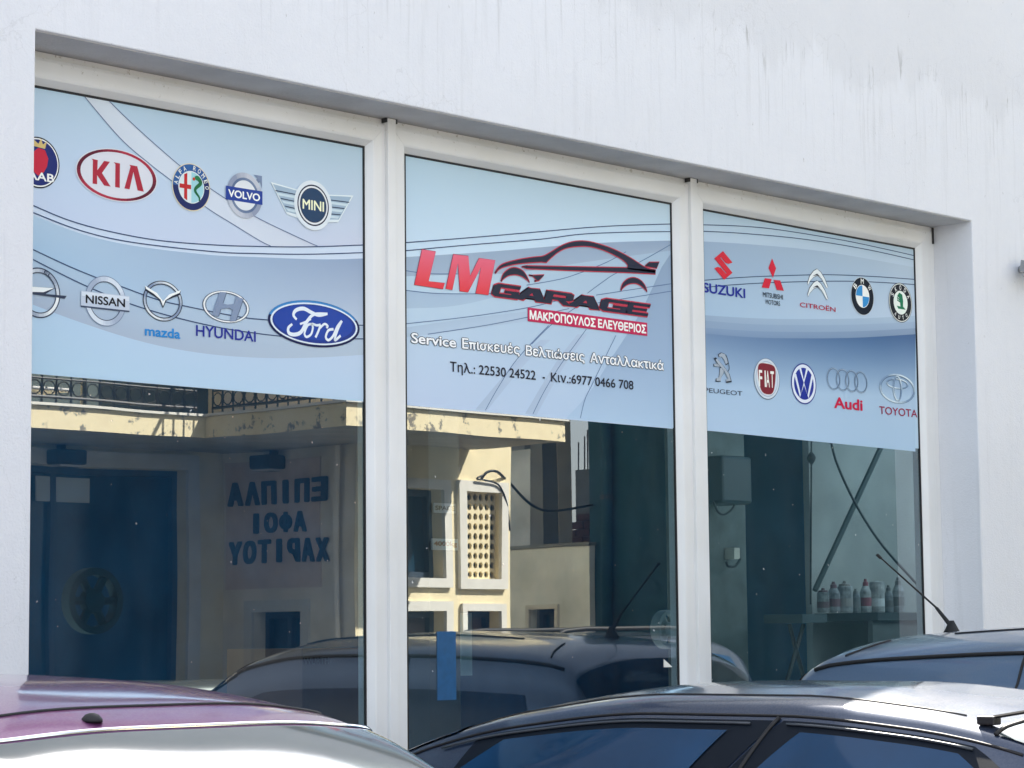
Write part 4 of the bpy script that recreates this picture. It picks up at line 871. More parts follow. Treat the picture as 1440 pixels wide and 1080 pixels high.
# ------------------------------------------------------------------ wall lamp right of the windows
p = onY(1431, 381, -.27); t = thing('wall_floodlight', 'small grey floodlight on the white wall at the right edge', 'lamp', (p.x+.02, -.27, p.z))
g = G(); x0 = p.x-.08; z_ = p.z
g.add([(x0, -.42, z_-.02), (x0+.24, -.42, z_-.02), (x0+.24, -.33, z_-.025), (x0, -.33, z_-.025), (x0+.01, -.42, z_+.012), (x0+.23, -.42, z_+.012), (x0+.22, -.33, z_+.05), (x0+.02, -.33, z_+.05)], [(0, 1, 2, 3), (4, 5, 6, 7), (0, 1, 5, 4), (1, 2, 6, 5), (2, 3, 7, 6), (3, 0, 4, 7)], M_METAL); g.build('housing', t, bevel=.004)
g = G(); g.tube([(x0+.1, -.272, z_+.01), (x0+.1, -.33, z_+.01)], .02, M_METAL, 10); g.build('arm', t)
g = G(); g.tube(catmull([(x0+.05, -.36, z_-.025), (x0+.055, -.36, z_-.06), (x0+.09, -.35, z_-.06), (x0+.1, -.3, z_-.03)], 5), .006, M_IRON, 6); g.build('cable', t, smooth=True)

# ------------------------------------------------------------------ house across the street (seen in the glass)
ZS = 3.45
hb = thing('corner_house', 'yellow rendered house with a stepped front and balconies across the street', 'house', (15, -10, 0))
ZU = 6.6
holed_wall('shop_wall', [8.5, 10.3, 14.55, 15.0], [0, .35, 3.27, ZU], {(1, 1)}, -11.15, -10.9, M_YEL, hb)
# return wall: lower part grey
def part_box(name, x0, x1, y0, y1, z0, z1, ma, parent=hb, bevel=0):
    g = G(); g.box(x0, x1, y0, y1, z0, z1, ma); return g.build(name, parent, bevel=bevel)
holed_wall('return_wall', [-10.9, -10.43, -9.74, -9.0], [0, .12, 1.93, ZS, ZU], {(1, 1)}, 15.0, 15.25, M_GREY, hb, axis='x')
holed_wall('end_wall', [15.25, 15.27, 16.08, 16.37, 16.86, 17.02], [0, .3, 1.93, 2.24, 3.05, ZU], {(1, 1), (1, 3), (3, 1), (3, 3)}, -9.25, -9.0, M_YEL, hb)
g = G(); g.box(15.0, 15.25, -9.0, -8.995, 0, ZU, M_YEL); g.build('corner_strip', hb)
part_box('gable_wall', 16.82, 17.02, -15, -9.252, 0, ZU, M_YEL)
part_box('rear_wall', 8.5, 16.82, -15.2, -15, 0, ZU, M_YEL)
part_box('roof', 8.3, 17.2, -15.3, -9.1, ZU, ZU+.2, M_CONC)
# balcony slab: stepped outline
slab = [(8.3, -10.9), (8.3, -9.6), (13.75, -9.6), (13.75, -7.75), (16.47, -7.75), (16.47, -9.0), (15.0, -9.0), (15.0, -10.9)]
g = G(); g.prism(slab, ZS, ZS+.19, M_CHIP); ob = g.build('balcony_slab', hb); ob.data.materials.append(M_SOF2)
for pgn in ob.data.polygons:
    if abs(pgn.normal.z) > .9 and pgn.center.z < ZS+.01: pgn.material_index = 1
g = G(); g.prism([(x+(.03 if x in (13.75,) and False else 0), y) for x, y in [(8.3, -9.57), (13.72, -9.57), (13.72, -7.72), (16.5, -7.72), (16.5, -9.0), (16.4, -9.0), (16.4, -7.8), (13.82, -7.8), (13.82, -9.65), (8.3, -9.65)]], ZS+.192, ZS+.215, M_TRIM); g.build('slab_coping', hb)
# railings
def railing(p, q, n):
    g = G(); p = Vector(p); q = Vector(q); z = ZS+.215; U = Vector((0, 0, 1))
    g.tube([p+U*(z+.95), q+U*(z+.95)], .022, M_IRON, 6); g.tube([p+U*(z+.06), q+U*(z+.06)], .015, M_IRON, 6); g.tube([p+U*(z+.22), q+U*(z+.22)], .010, M_IRON, 6)
    rl = g.build('railing', hb)
    for i in range(n+1):
        a = p.lerp(q, i/n); gg = G(); gg.tube([a+U*z, a+U*(z+.95)], .010, M_IRON, 5); gg.build('baluster', rl)
        if i < n:
            c = p.lerp(q, (i+.5)/n); dr = (q-p).normalized(); rr = (q-p).length/n*.42; gg = G()
            gg.tube([c+U*(z+.14)+dr*rr*math.cos(2*math.pi*k/10)+U*min(.07, rr)*math.sin(2*math.pi*k/10) for k in range(11)], .007, M_IRON, 4, caps=False); gg.build('scroll', rl)
railing((8.6, -9.68, 0), (13.7, -9.68, 0), 34); railing((13.84, -9.6, 0), (13.84, -7.85, 0), 12); railing((13.9, -7.86, 0), (16.38, -7.86, 0), 17)
# upper storey shutters
for x0, x1 in ((8.8, 10.5), (10.55, 11.9), (11.95, 13.3), (13.35, 14.8)): part_box('shutter', x0, x1, -10.895, -10.86, ZS+.25, ZS+2.3, pm('green_grey_shutter', (.06, .08, .08), .6))
part_box('shutter', 15.5, 16.4, -8.995, -8.96, ZS+.25, ZS+2.3, pm('green_grey_shutter', (.06, .08, .08), .6))
ob = part_box('awning', 9.2, 12.4, -10.85, -9.75, ZS+.34, ZS+.37, M_WHITE)
# shop window
def opening(name, x0, x1, z0, z1, y, frame_ma, glass_ma, nv=1, tw=.13, trim=True, axis='y', sgn=1, parent=hb):
    """window set into a wall: pane, frame bars and raised surround"""
    T = (lambda a, dd, z: (a, y+sgn*dd, z)) if axis == 'y' else (lambda a, dd, z: (y+sgn*dd, a, z))
    def bx(g, a0, a1, d0, d1, c0, c1, ma):
        p, q = T(a0, d0, c0), T(a1, d1, c1); g.box(min(p[0], q[0]), max(p[0], q[0]), min(p[1], q[1]), max(p[1], q[1]), c0, c1, ma)
    g = G(); bx(g, x0+.002, x1-.002, -.20, -.19, z0+.002, z1-.002, glass_ma); wnd = g.build(name, parent)
    g = G()
    for (a0, a1, c0, c1) in [(x0+.001, x0+.06, z0+.001, z1-.001), (x1-.06, x1-.001, z0+.001, z1-.001), (x0+.061, x1-.061, z1-.06, z1-.001), (x0+.061, x1-.061, z0+.001, z0+.06)]+[(x0+(x1-x0)*k/(nv+1)-.03, x0+(x1-x0)*k/(nv+1)+.03, z0+.061, z1-.061) for k in range(1, nv+1)]:
        bx(g, a0, a1, -.188, -.13, c0, c1, frame_ma)
    g.build('frame', wnd)
    if trim:
        g = G()
        for (a0, a1, c0, c1) in [(x0-tw, x0-.001, z0-tw, z1+tw), (x1+.001, x1+tw, z0-tw, z1+tw), (x0, x1, z1+.001, z1+tw), (x0, x1, z0-tw, z0-.001)]: bx(g, a0, a1, .002, .04, c0, c1, M_TRIM)
        g.build('surround', wnd)
    return wnd
sw = opening('shop_window', 10.3, 14.55, .35, 3.27, -10.9, M_DFRM, M_DARKG, 2, .14)
part_box('curtain', 12.95, 13.55, -11.06, -11.04, 2.95, 3.18, pm('curtain_cloth', (.55, .6, .6), .8), sw)
opening('window', 15.27, 16.08, 2.24, 3.05, -9.0, M_DFRM, M_DARKG, 1, .09)
opening('window', 15.27, 16.08, .3, 1.93, -9.0, M_DFRM, pm('brown_shutter', (.10, .07, .07), .6), 1, .09)
opening('window', 16.37, 16.86, .3, 1.93, -9.0, M_DFRM, pm('brown_shutter', (.10, .07, .07), .6), 0, .07)
opening('door', -10.43, -9.74, .12, 1.93, 15.0, M_DFRM, M_DARKG, 1, .11, axis='x', sgn=-1)
# ventilation screen: plate with round holes
vx0, vx1, vz0, vz1 = 16.37, 16.86, 2.24, 3.05
g = G(); nx, nz = 6, 9; yv = -9.0; dx, dz = (vx1-vx0)/nx, (vz1-vz0)/nz; rr = min(dx, dz)*.36
for i in range(nx):
    for k in range(nz):
        cx, cz = vx0+(i+.5)*dx, vz0+(k+.5)*dz; n = 16; o = []; inn_ = []; bk = []
        for j in range(n):
            a = 2*math.pi*j/n+math.pi/4; c_, s_ = math.cos(a), math.sin(a); mm = max(abs(c_), abs(s_))
            o.append((cx+c_/mm*dx/2, yv-.05, cz+s_/mm*dz/2)); inn_.append((cx+c_*rr, yv-.05, cz+s_*rr*1.1)); bk.append((cx+c_*rr, yv-.085, cz+s_*rr*1.1))
        g.add(o+inn_+bk, [(j, (j+1) % n, n+(j+1) % n, n+j) for j in range(n)]+[(n+j, n+(j+1) % n, 2*n+(j+1) % n, 2*n+j) for j in range(n)], M_YEL)
vs_ = g.build('vent_screen', hb)
g = G(); g.box(vx0, vx1, yv-.12, yv-.088, vz0, vz1, M_IRON); g.build('dark_backing', vs_)  # black sheet stands in for the shade inside the holes
g = G()
for (a0, a1, c0, c1) in ((vx0-.10, vx0-.001, vz0-.10, vz1+.10), (vx1+.001, vx1+.09, vz0-.10, vz1+.10), (vx0, vx1, vz1+.001, vz1+.10), (vx0, vx1, vz0-.10, vz0-.001)): g.box(a0, a1, yv+.002, yv+.045, c0, c1, M_TRIM)
g.build('surround', vs_)
g = G()
g.tube([(14.93, -9.17, .1), (14.93, -9.17, ZS-.01)], .03, M_GREY, 8); g.build('drainpipe', hb)
def soffit_lamp(x, y, dx, dy):
    t = thing('porch_lamp', 'dark floodlight under the balcony slab on the %s wall of the yellow house' % ('shop' if dy else 'return'), 'lamp', (x, y, 3.2))
    part_box('bracket', x-.03, x+.03, y-.03, y+.03, 3.40, 3.448, M_IRON, t); part_box('housing', x-.16 if dy else x-.18, x+.16 if dy else x+.02, y-.02 if dy else y-.16, y+.18 if dy else y+.16, 3.27, 3.399, M_IRON, t, bevel=.02)
    part_box('lens', x-.12 if dy else x-.16, x+.12 if dy else x-.02, y if dy else y-.12, y+.16 if dy else y+.12, 3.25, 3.268, M_LAMP, t)
soffit_lamp(13.1, -10.86, 0, 1); soffit_lamp(14.96, -10.1, 1, 0)
# painted board and raised letters on the return wall
sg = thing('wall_lettering', 'dark blue Greek letters on a dusky board beside the house corner', 'sign', (14.99, -10, 2.8))
part_box('board', 14.985, 14.998, -10.85, -9.45, 2.15, 3.36, M_PINK, sg)
# seen from the garage side the letters read normally from the street (+y) towards -y
def raised(s_, ya, yb, z0, z1):
    n = len(s_); 
    for k, ch_ in enumerate(s_):
        vs, fs = text_geo(ch_, .05); x_ = [v[0] for v in vs]; z_ = [v[1] for v in vs]
        wcell = (yb-ya)/n; y0 = ya+wcell*(k+.1); y1 = ya+wcell*(k+.9)
        if ch_ == 'Ι': y0, y1 = ya+wcell*(k+.36), ya+wcell*(k+.64)
        g = G(); pts = [(y0+(v[0]-min(x_))/(max(x_)-min(x_))*(y1-y0), z0+(v[1]-min(z_))/(max(z_)-min(z_))*(z1-z0)) for v in vs]
        g.add([(14.955-.0002*(i_*8//len(pts)), p[0], p[1]) for i_, p in enumerate(pts)], fs, M_LETB)
        # side walls from boundary edges
        ec = {}
        for f_ in fs:
            for a, b in zip(f_, f_[1:]+f_[:1]): ec[(min(a, b), max(a, b))] = ec.get((min(a, b), max(a, b)), 0)+1
        for (a, b), c_ in ec.items():
            if c_ == 1: g.add([(14.955, *pts[a]), (14.955, *pts[b]), (14.984, *pts[b]), (14.984, *pts[a])], [(0, 1, 2, 3)], M_LETB)
        g.build('letter', sg, fix=False)
raised('ΕΠΙΠΛΑ', -9.31, -10.82, 2.94, 3.17); raised('ΑΦΟΙ', -9.61, -10.5, 2.66, 2.86); raised('ΧΑΡΙΤΟΥ', -9.29, -10.8, 2.38, 2.60)
# cable looped on the end wall and across the yard
t = thing('overhead_cable', 'black cable from a loop on the yellow house across to the dark building', 'cable', (16.95, -8.9, 2.9))
g = G(); g.tube(catmull([(16.55, -8.94, 3.17), (16.62, -8.92, 3.24), (16.75, -8.92, 3.25), (17.1, -9.1, 3.17), (18.5, -10, 2.98), (20.6, -11.18, 3.15)], 8), .014, M_IRON, 6); g.build('cable', t, smooth=True)
g = G(); g.tube(catmull([(16.6, -8.93, 3.22), (16.48, -8.93, 3.17), (16.62, -8.93, 3.16), (16.8, -8.94, 3.12), (16.93, -8.96, 2.95), (17.0, -8.985, 2.7)], 6), .009, M_IRON, 6); g.build('loop', t, smooth=True)

# ------------------------------------------------------------------ beyond the yellow house
yw = thing('yard_wall', 'weathered pale plaster yard wall between the yellow house and the dark building', 'wall', (20.6, -12, 0))
holed_wall('masonry', [-15.5, -12.05, -11.66, -11.13], [0, 1.3, 2.0, 2.70], {(1, 1)}, 20.5, 20.59, M_OLD, yw, axis='x')
g = G(); g.box(20.48, 20.60, -15.5, -11.12, 2.702, 2.74, M_OLDG); g.build('coping', yw)
opening('gate_window', -12.05, -11.66, 1.3, 2.0, 20.5, M_DFRM, M_DARKG, 1, .05, axis='x', sgn=-1, parent=yw)
gh = thing('grey_house', 'tall grey and beige house with bare side walls rising behind the yard wall', 'house', (23, -14, 0))
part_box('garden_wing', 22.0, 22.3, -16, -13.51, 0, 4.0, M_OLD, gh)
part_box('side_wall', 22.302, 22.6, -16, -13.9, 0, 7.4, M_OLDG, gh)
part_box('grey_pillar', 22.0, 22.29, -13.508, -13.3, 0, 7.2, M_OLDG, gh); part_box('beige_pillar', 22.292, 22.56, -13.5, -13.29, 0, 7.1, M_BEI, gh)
# half built brick house with column and rebar
bh = thing('brick_ruin', 'half built dark brick wall with a concrete column and bare rebar', 'ruin', (24, -14.8, 0))
g = G(); ztop = onX_z(805, 703, 24.0)
nrow = int(ztop/.1)
for r_ in range(nrow):
    for c_ in range(6):
        if r_ > nrow-6+c_ or (r_ > nrow-3 and random.random() < .3): continue
        y = -15.5+c_*.24+(.12 if r_ % 2 else 0); g.box(24+random.uniform(-.012, .012), 24.12, y+.006, y+.232, r_*.1+.006, r_*.1+.094, M_BRICK)
o = g.build('brick_courses', bh); o['kind'] = 'stuff'
part_box('mortar', 24.03, 24.10, -15.4, -14.0, 0, ztop-.45, M_OLDG, bh)
zc0, zc1 = onX_z(815, 660, 24.0), onX_z(815, 620, 24.0)
part_box('column', 24.13, 24.3, -14.66, -14.34, 0, zc0, M_OLDG, bh)
for k in range(4): g = G(); g.tube([(24.15+.03*(k % 2), -14.62+.08*k, zc0), (24.16+.03*(k % 2), -14.62+.08*k, zc1+.08*(k % 3))], .010, M_IRON, 5); g.build('rebar', bh)
db = thing('dark_building', 'tall dark teal building with a downpipe closing the end of the street', 'building', (24, -8.5, 0))
part_box('block', 20.605, 30, -11.22, -5.5, 0, 8, M_DKB, db); part_box('coping', 20.56, 30, -11.25, -5.45, 8.002, 8.1, M_CONC, db)
g = G(); g.tube([(20.52, -10.9, 0), (20.52, -10.9, 7.9)], .06, M_DKB, 10); o = g.build('downpipe', db, smooth=True)
for z in (1.5, 3.2, 5): g = G(); g.tube([(20.52, -10.9, z), (20.52, -10.9, z+.05)], .075, M_DFRM, 10); g.build('pipe_bracket', o)
for y in (-10, -8.2, -6.6):
    part_box('shutter', 20.57, 20.604, y, y+.9, 3.9, 5.4, M_DFRM, db)

# ------------------------------------------------------------------ cars
def smooth(t): t = max(0, min(1, t)); return t*t*(3-2*t)
def interp(pts, x):
    """monotone-ish smooth curve through control points"""
    if x <= pts[0][0]: return pts[0][1]
    if x >= pts[-1][0]: return pts[-1][1]
    n = len(pts)
    for i in range(n-1):
        if pts[i][0] <= x <= pts[i+1][0]:
            x0, y0 = pts[i]; x1, y1 = pts[i+1]; h = x1-x0; s = (y1-y0)/h
            def sl(j):
                if j <= 0: return (pts[1][1]-pts[0][1])/(pts[1][0]-pts[0][0])
                if j >= n-1: return (pts[-1][1]-pts[-2][1])/(pts[-1][0]-pts[-2][0])
                a = (pts[j][1]-pts[j-1][1])/(pts[j][0]-pts[j-1][0]); b = (pts[j+1][1]-pts[j][1])/(pts[j+1][0]-pts[j][0])
                return 0 if a*b <= 0 else 2*a*b/(a+b)
            m0, m1 = sl(i), sl(i+1); t = (x-x0)/h
            return (2*t**3-3*t*t+1)*y0+(t**3-2*t*t+t)*h*m0+(-2*t**3+3*t*t)*y1+(t**3-t*t)*h*m1
class Car:
    def __init__(s, top, belt, W, roofW, L, crown=.13):
        s.top, s.belt, s.W, s.rw, s.L, s.cr = top, belt, W, roofW, L, crown
    def sec(s, x):
        zt = interp(s.top, x); zb = min(interp(s.belt, x), zt-.02)
        e = min(x, s.L-x); k = 1-(1-min(1, e/.55))**2.6*.22; w_ = s.W*k
        h = zt-zb; q = smooth((h-.05)/.36); wr = (w_-.04)*(1-q)+min(s.rw, w_-.04)*q; cr = s.cr
        z0 = .22+.10*(1-min(1, e/.35))
        c = [(w_-.06, z0), (w_, .42), (w_+.008, (zb+.42)*.5), (w_-.012, zb), (w_-.045-(w_-wr-.045)*.0, zb+h*.04), ((w_-.045)*.5+wr*.5+.012*q, zb+h*.46), (wr+.004, zb+h*(1-cr*1.6)), (wr-.045, zb+h*(1-cr*.75)), (wr-.17, zb+h*(1-cr*.36)), (wr*.42, zb+h*(1-cr*.06)), (0, zt)]
        return c
    def pt(s, x, v):
        sgn = 1
        if v > 10: v = 20-v; sgn = -1
        c = s.sec(x); i = int(min(9, max(0, math.floor(v)))); t = v-i
        g_ = lambda k: c[k] if 0 <= k <= 10 else ((-c[9][0], c[9][1]) if k == 11 else (2*c[0][0]-c[1][0], 2*c[0][1]-c[1][1]))
        p = [g_(i-1), g_(i), g_(i+1), g_(i+2)]
        o = [.5*(2*b+(cc-a)*t+(2*a-5*b+4*cc-d)*t*t+(3*b-a-3*cc+d)*t**3) for a, b, cc, d in zip(*p)]
        return Vector((x, sgn*max(0, o[0]), o[1]))
    def nrm(s, x, v):
        a = s.pt(min(s.L, x+.01), v)-s.pt(max(0, x-.01), v); b = s.pt(x, min(20, v+.05))-s.pt(x, max(0, v-.05)); n = a.cross(b)
        if n.length < 1e-9: return Vector((0, 0, 1))
        n.normalize(); p = s.pt(x, v)-Vector((x, 0, .6))
        return n if n.dot(p) > 0 else -n
    def off(s, x, v, d): return s.pt(x, v)+s.nrm(x, v)*d
    def body(s, ma, parent, name='body'):
        N, Mv = 110, 72; vs = []; fs = []
        for i in range(N+1):
            t = i/N; x = s.L*(t*.86+.14*(.5-.5*math.cos(math.pi*t)))
            for j in range(Mv+1): vs.append(tuple(s.pt(x, 20*j/Mv)))
        for i in range(N):
            for j in range(Mv): a = i*(Mv+1)+j; fs.append((a, a+1, a+Mv+2, a+Mv+1))
        fs.append(tuple(range(Mv+1))); fs.append(tuple(range(N*(Mv+1), (N+1)*(Mv+1))))
        g = G(); g.add(vs, fs, ma); return g.build(name, parent, smooth=True)
    def patch(s, xa, xb, v0, v1, ma, parent, name, d=.004, nu=16, nv=12, edge=True, label=None):
        """panel that follows the body; xa, xb are functions of q (0 at v0, 1 at v1)"""
        vs = []
        for j in range(nv+1):
            q = j/nv; v = v0+(v1-v0)*q; a, b = xa(q), xb(q)
            for i in range(nu+1): vs.append(tuple(s.off(a+(b-a)*i/nu, v, d)))
        fs = [(j*(nu+1)+i, j*(nu+1)+i+1, (j+1)*(nu+1)+i+1, (j+1)*(nu+1)+i) for j in range(nv) for i in range(nu)]
        g = G(); g.add(vs, fs, ma); o = g.build(name, parent, smooth=True, fix=True)
        if label: o['label'] = label
        return o
    def line(s, uv, r_, ma, parent, name, d=.003, n=6, flat=1):
        path = [s.off(x, v, d) for x, v in uv]; g = G(); g.tube(path, r_, ma, n); return g.build(name, parent, smooth=True)
def wheel(parent, x, y, r_, sgn):
    g = G(); g.lathe([(r_*.62, -.09), (r_*.95, -.10), (r_, -.07), (r_, .07), (r_*.95, .10), (r_*.62, .09)], (x, y, r_), M_TYRE, 32, 'y'); wh = g.build('wheel', parent, smooth=False)
    g = G(); g.lathe([(r_*.62, -.02), (r_*.60, sgn*.08), (r_*.2, sgn*.05), (.02, sgn*.06)], (x, y, r_), M_RIM, 24, 'y'); g.build('rim', wh)
def common(c, root, ma, r_=.31, fx=None, rx=.72, mirror_x=None):
    fx = fx or c.L-.80
    for x in (rx, fx):
        for sgn in (1, -1):
            wheel(root, x, sgn*(c.W-.09), r_, sgn)
            g = G(); yy = sgn*(c.W+.0095); n = 24; a0 = [(x+(r_+.05)*math.cos(math.pi*k/n), yy, r_+(r_+.05)*math.sin(math.pi*k/n)) for k in range(n+1)]; g.add(a0+[(x-(r_+.05), yy, .2), (x+(r_+.05), yy, .2)], [tuple(range(n+1))+(n+1, n+2)], M_RUB); g.build('wheel_arch', root, fix=False)
    for sgn in (1, -1):
        g = G(); g.lathe([(.001, -.03), (.07, -.025), (.09, 0), (.07, .02), (.001, .03)], (0, 0, 0), M_LAMP, 16, 'x'); o = g.build('headlight', root, smooth=True); o.location = (c.L-.13, sgn*(c.W-.30), .66); o.scale = (1.6, 1.3, .9)
        g = G(); g.lathe([(.001, -.03), (.07, -.025), (.09, 0), (.07, .02), (.001, .03)], (0, 0, 0), M_RED, 16, 'x'); o = g.build('tail_light', root, smooth=True); o.location = (.12, sgn*(c.W-.26), .82); o.scale = (1.5, 1.1, 1.4)
    g = G(); g.box(c.L-.03, c.L+.012, -.26, .26, .38, .49, M_WHITE); g.build('number_plate', root)
    g = G(); g.box(-.012, .03, -.26, .26, .5, .61, M_WHITE); g.build('number_plate', root)
    if mirror_x:
        for sgn in (1, -1):
            g = G(); g.lathe([(.001, -.05), (.07, -.045), (.085, 0), (.06, .05), (.001, .06)], (0, 0, 0), ma, 14, 'x'); o = g.build('wing_mirror', root, smooth=True); o.location = (mirror_x, sgn*(c.W+.09), interp(c.belt, mirror_x)+.07); o.scale = (1, 1.4, .9)
def place_car(root, X, yrear): root.location = (X, yrear, 0); root.rotation_euler = (0, 0, -math.pi/2)
K = lambda a: (lambda q: a)
LQ = lambda a, b: (lambda q: a+(b-a)*q)

# purple car, nose to the street
PUR = paint_mat('purple_metallic_paint', (.20, .028, .17), .45, .32, .10)
c = Car([(0, .80), (.06, 1.0), (.28, 1.36), (.6, 1.50), (1.2, 1.575), (1.8, 1.56), (2.2, 1.515), (2.42, 1.458), (2.9, 1.22), (3.25, 1.02), (3.8, .86), (3.95, .70)], [(0, .78), (.3, .93), (3.1, .93), (3.6, .82), (3.95, .66)], .86, .66, 3.95, .14)
t1 = thing('parked_car', 'purple hatchback parked under the nearest window, its windscreen catching pale light', 'car', world=False); place_car(t1, 3.64, -.50)
c.body(PUR, t1)
bow = lambda v: 2.445-.10*abs((v-10)/3.4)**2.2            # roof front edge bows back towards the sides
vr = [7.0+6.0*k/24 for k in range(25)]
WS = paint_mat('dusty_windscreen', (.045, .065, .065), 0, .12, .05); 
ws = c.patch(lambda q: 2.455-.10*abs((6.7+6.6*q-10)/3.4)**2.2, lambda q: 3.22-.12*abs((6.7+6.6*q-10)/3.4)**2, 6.7, 13.3, WS, t1, 'windscreen', .006, 20, 30)
c.line([(2.44-.10*abs((v-10)/3.4)**2.2, v) for v in [6.7+6.6*k/30 for k in range(31)]], .007, M_CHROME, t1, 'windscreen_trim', .006)
c.line([(2.27-.08*abs((v-10)/3.2)**2, v) for v in [7.3+5.4*k/24 for k in range(25)]], .0045, M_RUB, t1, 'roof_seam', .001)
for va, nm in ((6.85, 'drip_rail'), (13.15, 'drip_rail')): c.line([(x, va) for x in [.4+2.0*k/24 for k in range(25)]], .006, M_RUB, t1, nm, .002)
for sgn, f_ in ((0, lambda v: v), (1, lambda v: 20-v)):
    c.patch(LQ(.75, .85), LQ(1.62, 1.60), f_(4.25), f_(5.85), M_CARG, t1, 'side_window'); c.patch(LQ(1.72, 1.70), LQ(2.82, 2.32), f_(4.25), f_(5.85), M_CARG, t1, 'side_window')
c.patch(LQ(.12, .12), LQ(.42, .42), 6.8, 13.2, M_CARG, t1, 'rear_window')
g = G(); ap = c.off(2.36, 10.85, 0); g.lathe([(.024, -.004), (.023, .006), (.015, .018), (.005, .023)], (0, 0, 0), M_RUB, 14); o = g.build('antenna_base', t1, smooth=True); o.location = ap; o.scale = (1.3, .9, .8)
common(c, t1, PUR, mirror_x=2.75)

# dark blue car
BLU = paint_mat('dark_blue_metallic_paint', (.0025, .018, .055), .25, .28, .13)
c = Car([(0, .80), (.05, .98), (.28, 1.06), (.45, 1.16), (.85, 1.34), (1.3, 1.445), (1.9, 1.505), (2.4, 1.505), (2.85, 1.47), (3.2, 1.405), (3.6, 1.22), (3.95, 1.02), (4.4, .86), (4.6, .68)], [(0, .78), (.3, .93), (3.7, .92), (4.2, .80), (4.6, .64)], .84, .56, 4.6, .12)
t2 = thing('parked_car', 'dark blue saloon with a dusty sunlit roof parked in front of the middle windows', 'car', world=False); place_car(t2, 6.52, -.45)
c.body(BLU, t2)
for f_ in ((lambda v: v), (lambda v: 20-v)):
    # quarter window, rear door window, front door window with frames
    wtop = 6.02
    c.patch(LQ(.98, 1.12), LQ(2.09, 2.41), f_(4.3), f_(wtop), M_PIL, t2, 'door_frame', .003, label=None); c.patch(LQ(.78, 1.26), LQ(1.98, 2.22), f_(4.4), f_(wtop-.22), M_CARG, t2, 'rear_door_window', .007)
    c.patch(LQ(2.10, 2.42), LQ(3.72, 3.10), f_(4.3), f_(wtop), M_PIL, t2, 'door_frame', .003); c.patch(LQ(2.20, 2.50), LQ(3.60, 3.06), f_(4.4), f_(wtop-.22), M_CARG, t2, 'front_door_window', .007)
    c.line([(x, f_(6.16)) for x in [.6+2.65*k/30 for k in range(31)]], .005, M_RUB, t2, 'door_seam', .001)
    c.line([(x, f_(5.93)) for x in [.95+1.35*k/20 for k in range(21)]], .0045, pm('dull_trim', (.05, .06, .07), .4), t2, 'window_trim', .008)
    c.line([(x, f_(5.93)) for x in [2.44+.66*k/12 for k in range(13)]], .0045, pm('dull_trim', (.05, .06, .07), .4), t2, 'window_trim', .008)
    c.line([(2.40-.24*k/12, f_(6.1-2.6*k/12)) for k in range(13)], .007, M_RUB, t2, 'pillar_seam', .004)
    c.line([(x, f_(7.55)) for x in [.9+2.1*k/30 for k in range(31)]], .004, M_RUB, t2, 'roof_seam', .0005)
    g = G(); g.box(-.09, .09, -.012, .02, -.012, .012, BLU); o = g.build('door_handle', t2, bevel=.005); pp = c.off(2.35, f_(2.9), .01); o.location = pp
    g = G(); g.box(-.09, .09, -.012, .02, -.012, .012, BLU); o = g.build('door_handle', t2, bevel=.005); pp = c.off(1.15, f_(2.9), .01); o.location = pp
c.patch(LQ(3.16, 3.16), LQ(3.92, 3.92), 6.75, 13.25, WS, t2, 'windscreen', .006, 18, 24)
c.line([(3.15, 6.75+6.5*k/30) for k in range(31)], .007, M_RUB, t2, 'windscreen_trim', .005)
c.patch(LQ(.42, .42), LQ(.98, .98), 6.8, 13.2, M_CARG, t2, 'rear_window', .006, 16, 24)
t_ = c.off(3.10, 12.75, .015); g = G(); g.box(-.03, .03, -.02, .02, -.012, .014, M_RUB); o = g.build('antenna_base', t2, bevel=.005); o.location = t_
g = G(); g.tube([(0, 0, .008), (.15, -.02, .03), (.36, -.05, .06)], .006, M_RUB, 6); o2 = g.build('antenna_rod', o); 
common(c, t2, BLU, mirror_x=3.35)

# blue grey tall hatchback with an aerial
SLV = paint_mat('blue_grey_metallic_paint', (.10, .165, .26), .45, .30, .16)
c = Car([(0, .85), (.05, 1.12), (.14, 1.34), (.30, 1.585), (.44, 1.635), (.8, 1.67), (1.6, 1.70), (2.3, 1.685), (2.75, 1.62), (3.2, 1.40), (3.8, 1.08), (4.1, .96), (4.25, .74)], [(0, .83), (.2, 1.0), (3.7, .98), (4.0, .88), (4.25, .7)], .85, .70, 4.25, .24)
t3 = thing('parked_car', 'tall blue grey hatchback with a slanting roof aerial parked before the farthest window', 'car', world=False); place_car(t3, 9.55, -.42)
c.body(SLV, t3)
for f_ in ((lambda v: v), (lambda v: 20-v)):
    c.patch(LQ(.45, .55), LQ(1.45, 1.42), f_(4.25), f_(5.7), M_CARG, t3, 'side_window'); c.patch(LQ(1.55, 1.52), LQ(3.05, 2.55), f_(4.25), f_(5.7), M_CARG, t3, 'side_window')
    c.line([(x, f_(7.0)) for x in [.35+2.5*k/30 for k in range(31)]], .010, M_RUB, t3, 'drip_rail', .003)
    c.line([(1.45-.03*k/8, f_(6.9-1.1*k/8)) for k in range(9)], .006, M_RUB, t3, 'door_seam', .002)
    c.line([(.58-.10*k/8, f_(8.6-1.1*k/8)) for k in range(9)], .005, M_RUB, t3, 'spoiler_seam', .002)
c.line([(.9+1.7*k/20, 8.75) for k in range(21)], .005, M_RUB, t3, 'roof_groove', .001); c.line([(.9+1.7*k/20, 11.25) for k in range(21)], .005, M_RUB, t3, 'roof_groove', .001)
c.patch(LQ(.10, .10), LQ(.26, .26), 6.9, 13.1, M_CARG, t3, 'rear_window', .006, 10, 24); c.patch(LQ(2.85, 2.85), LQ(3.7, 3.7), 6.8, 13.2, M_CARG, t3, 'windscreen', .006, 16, 24)
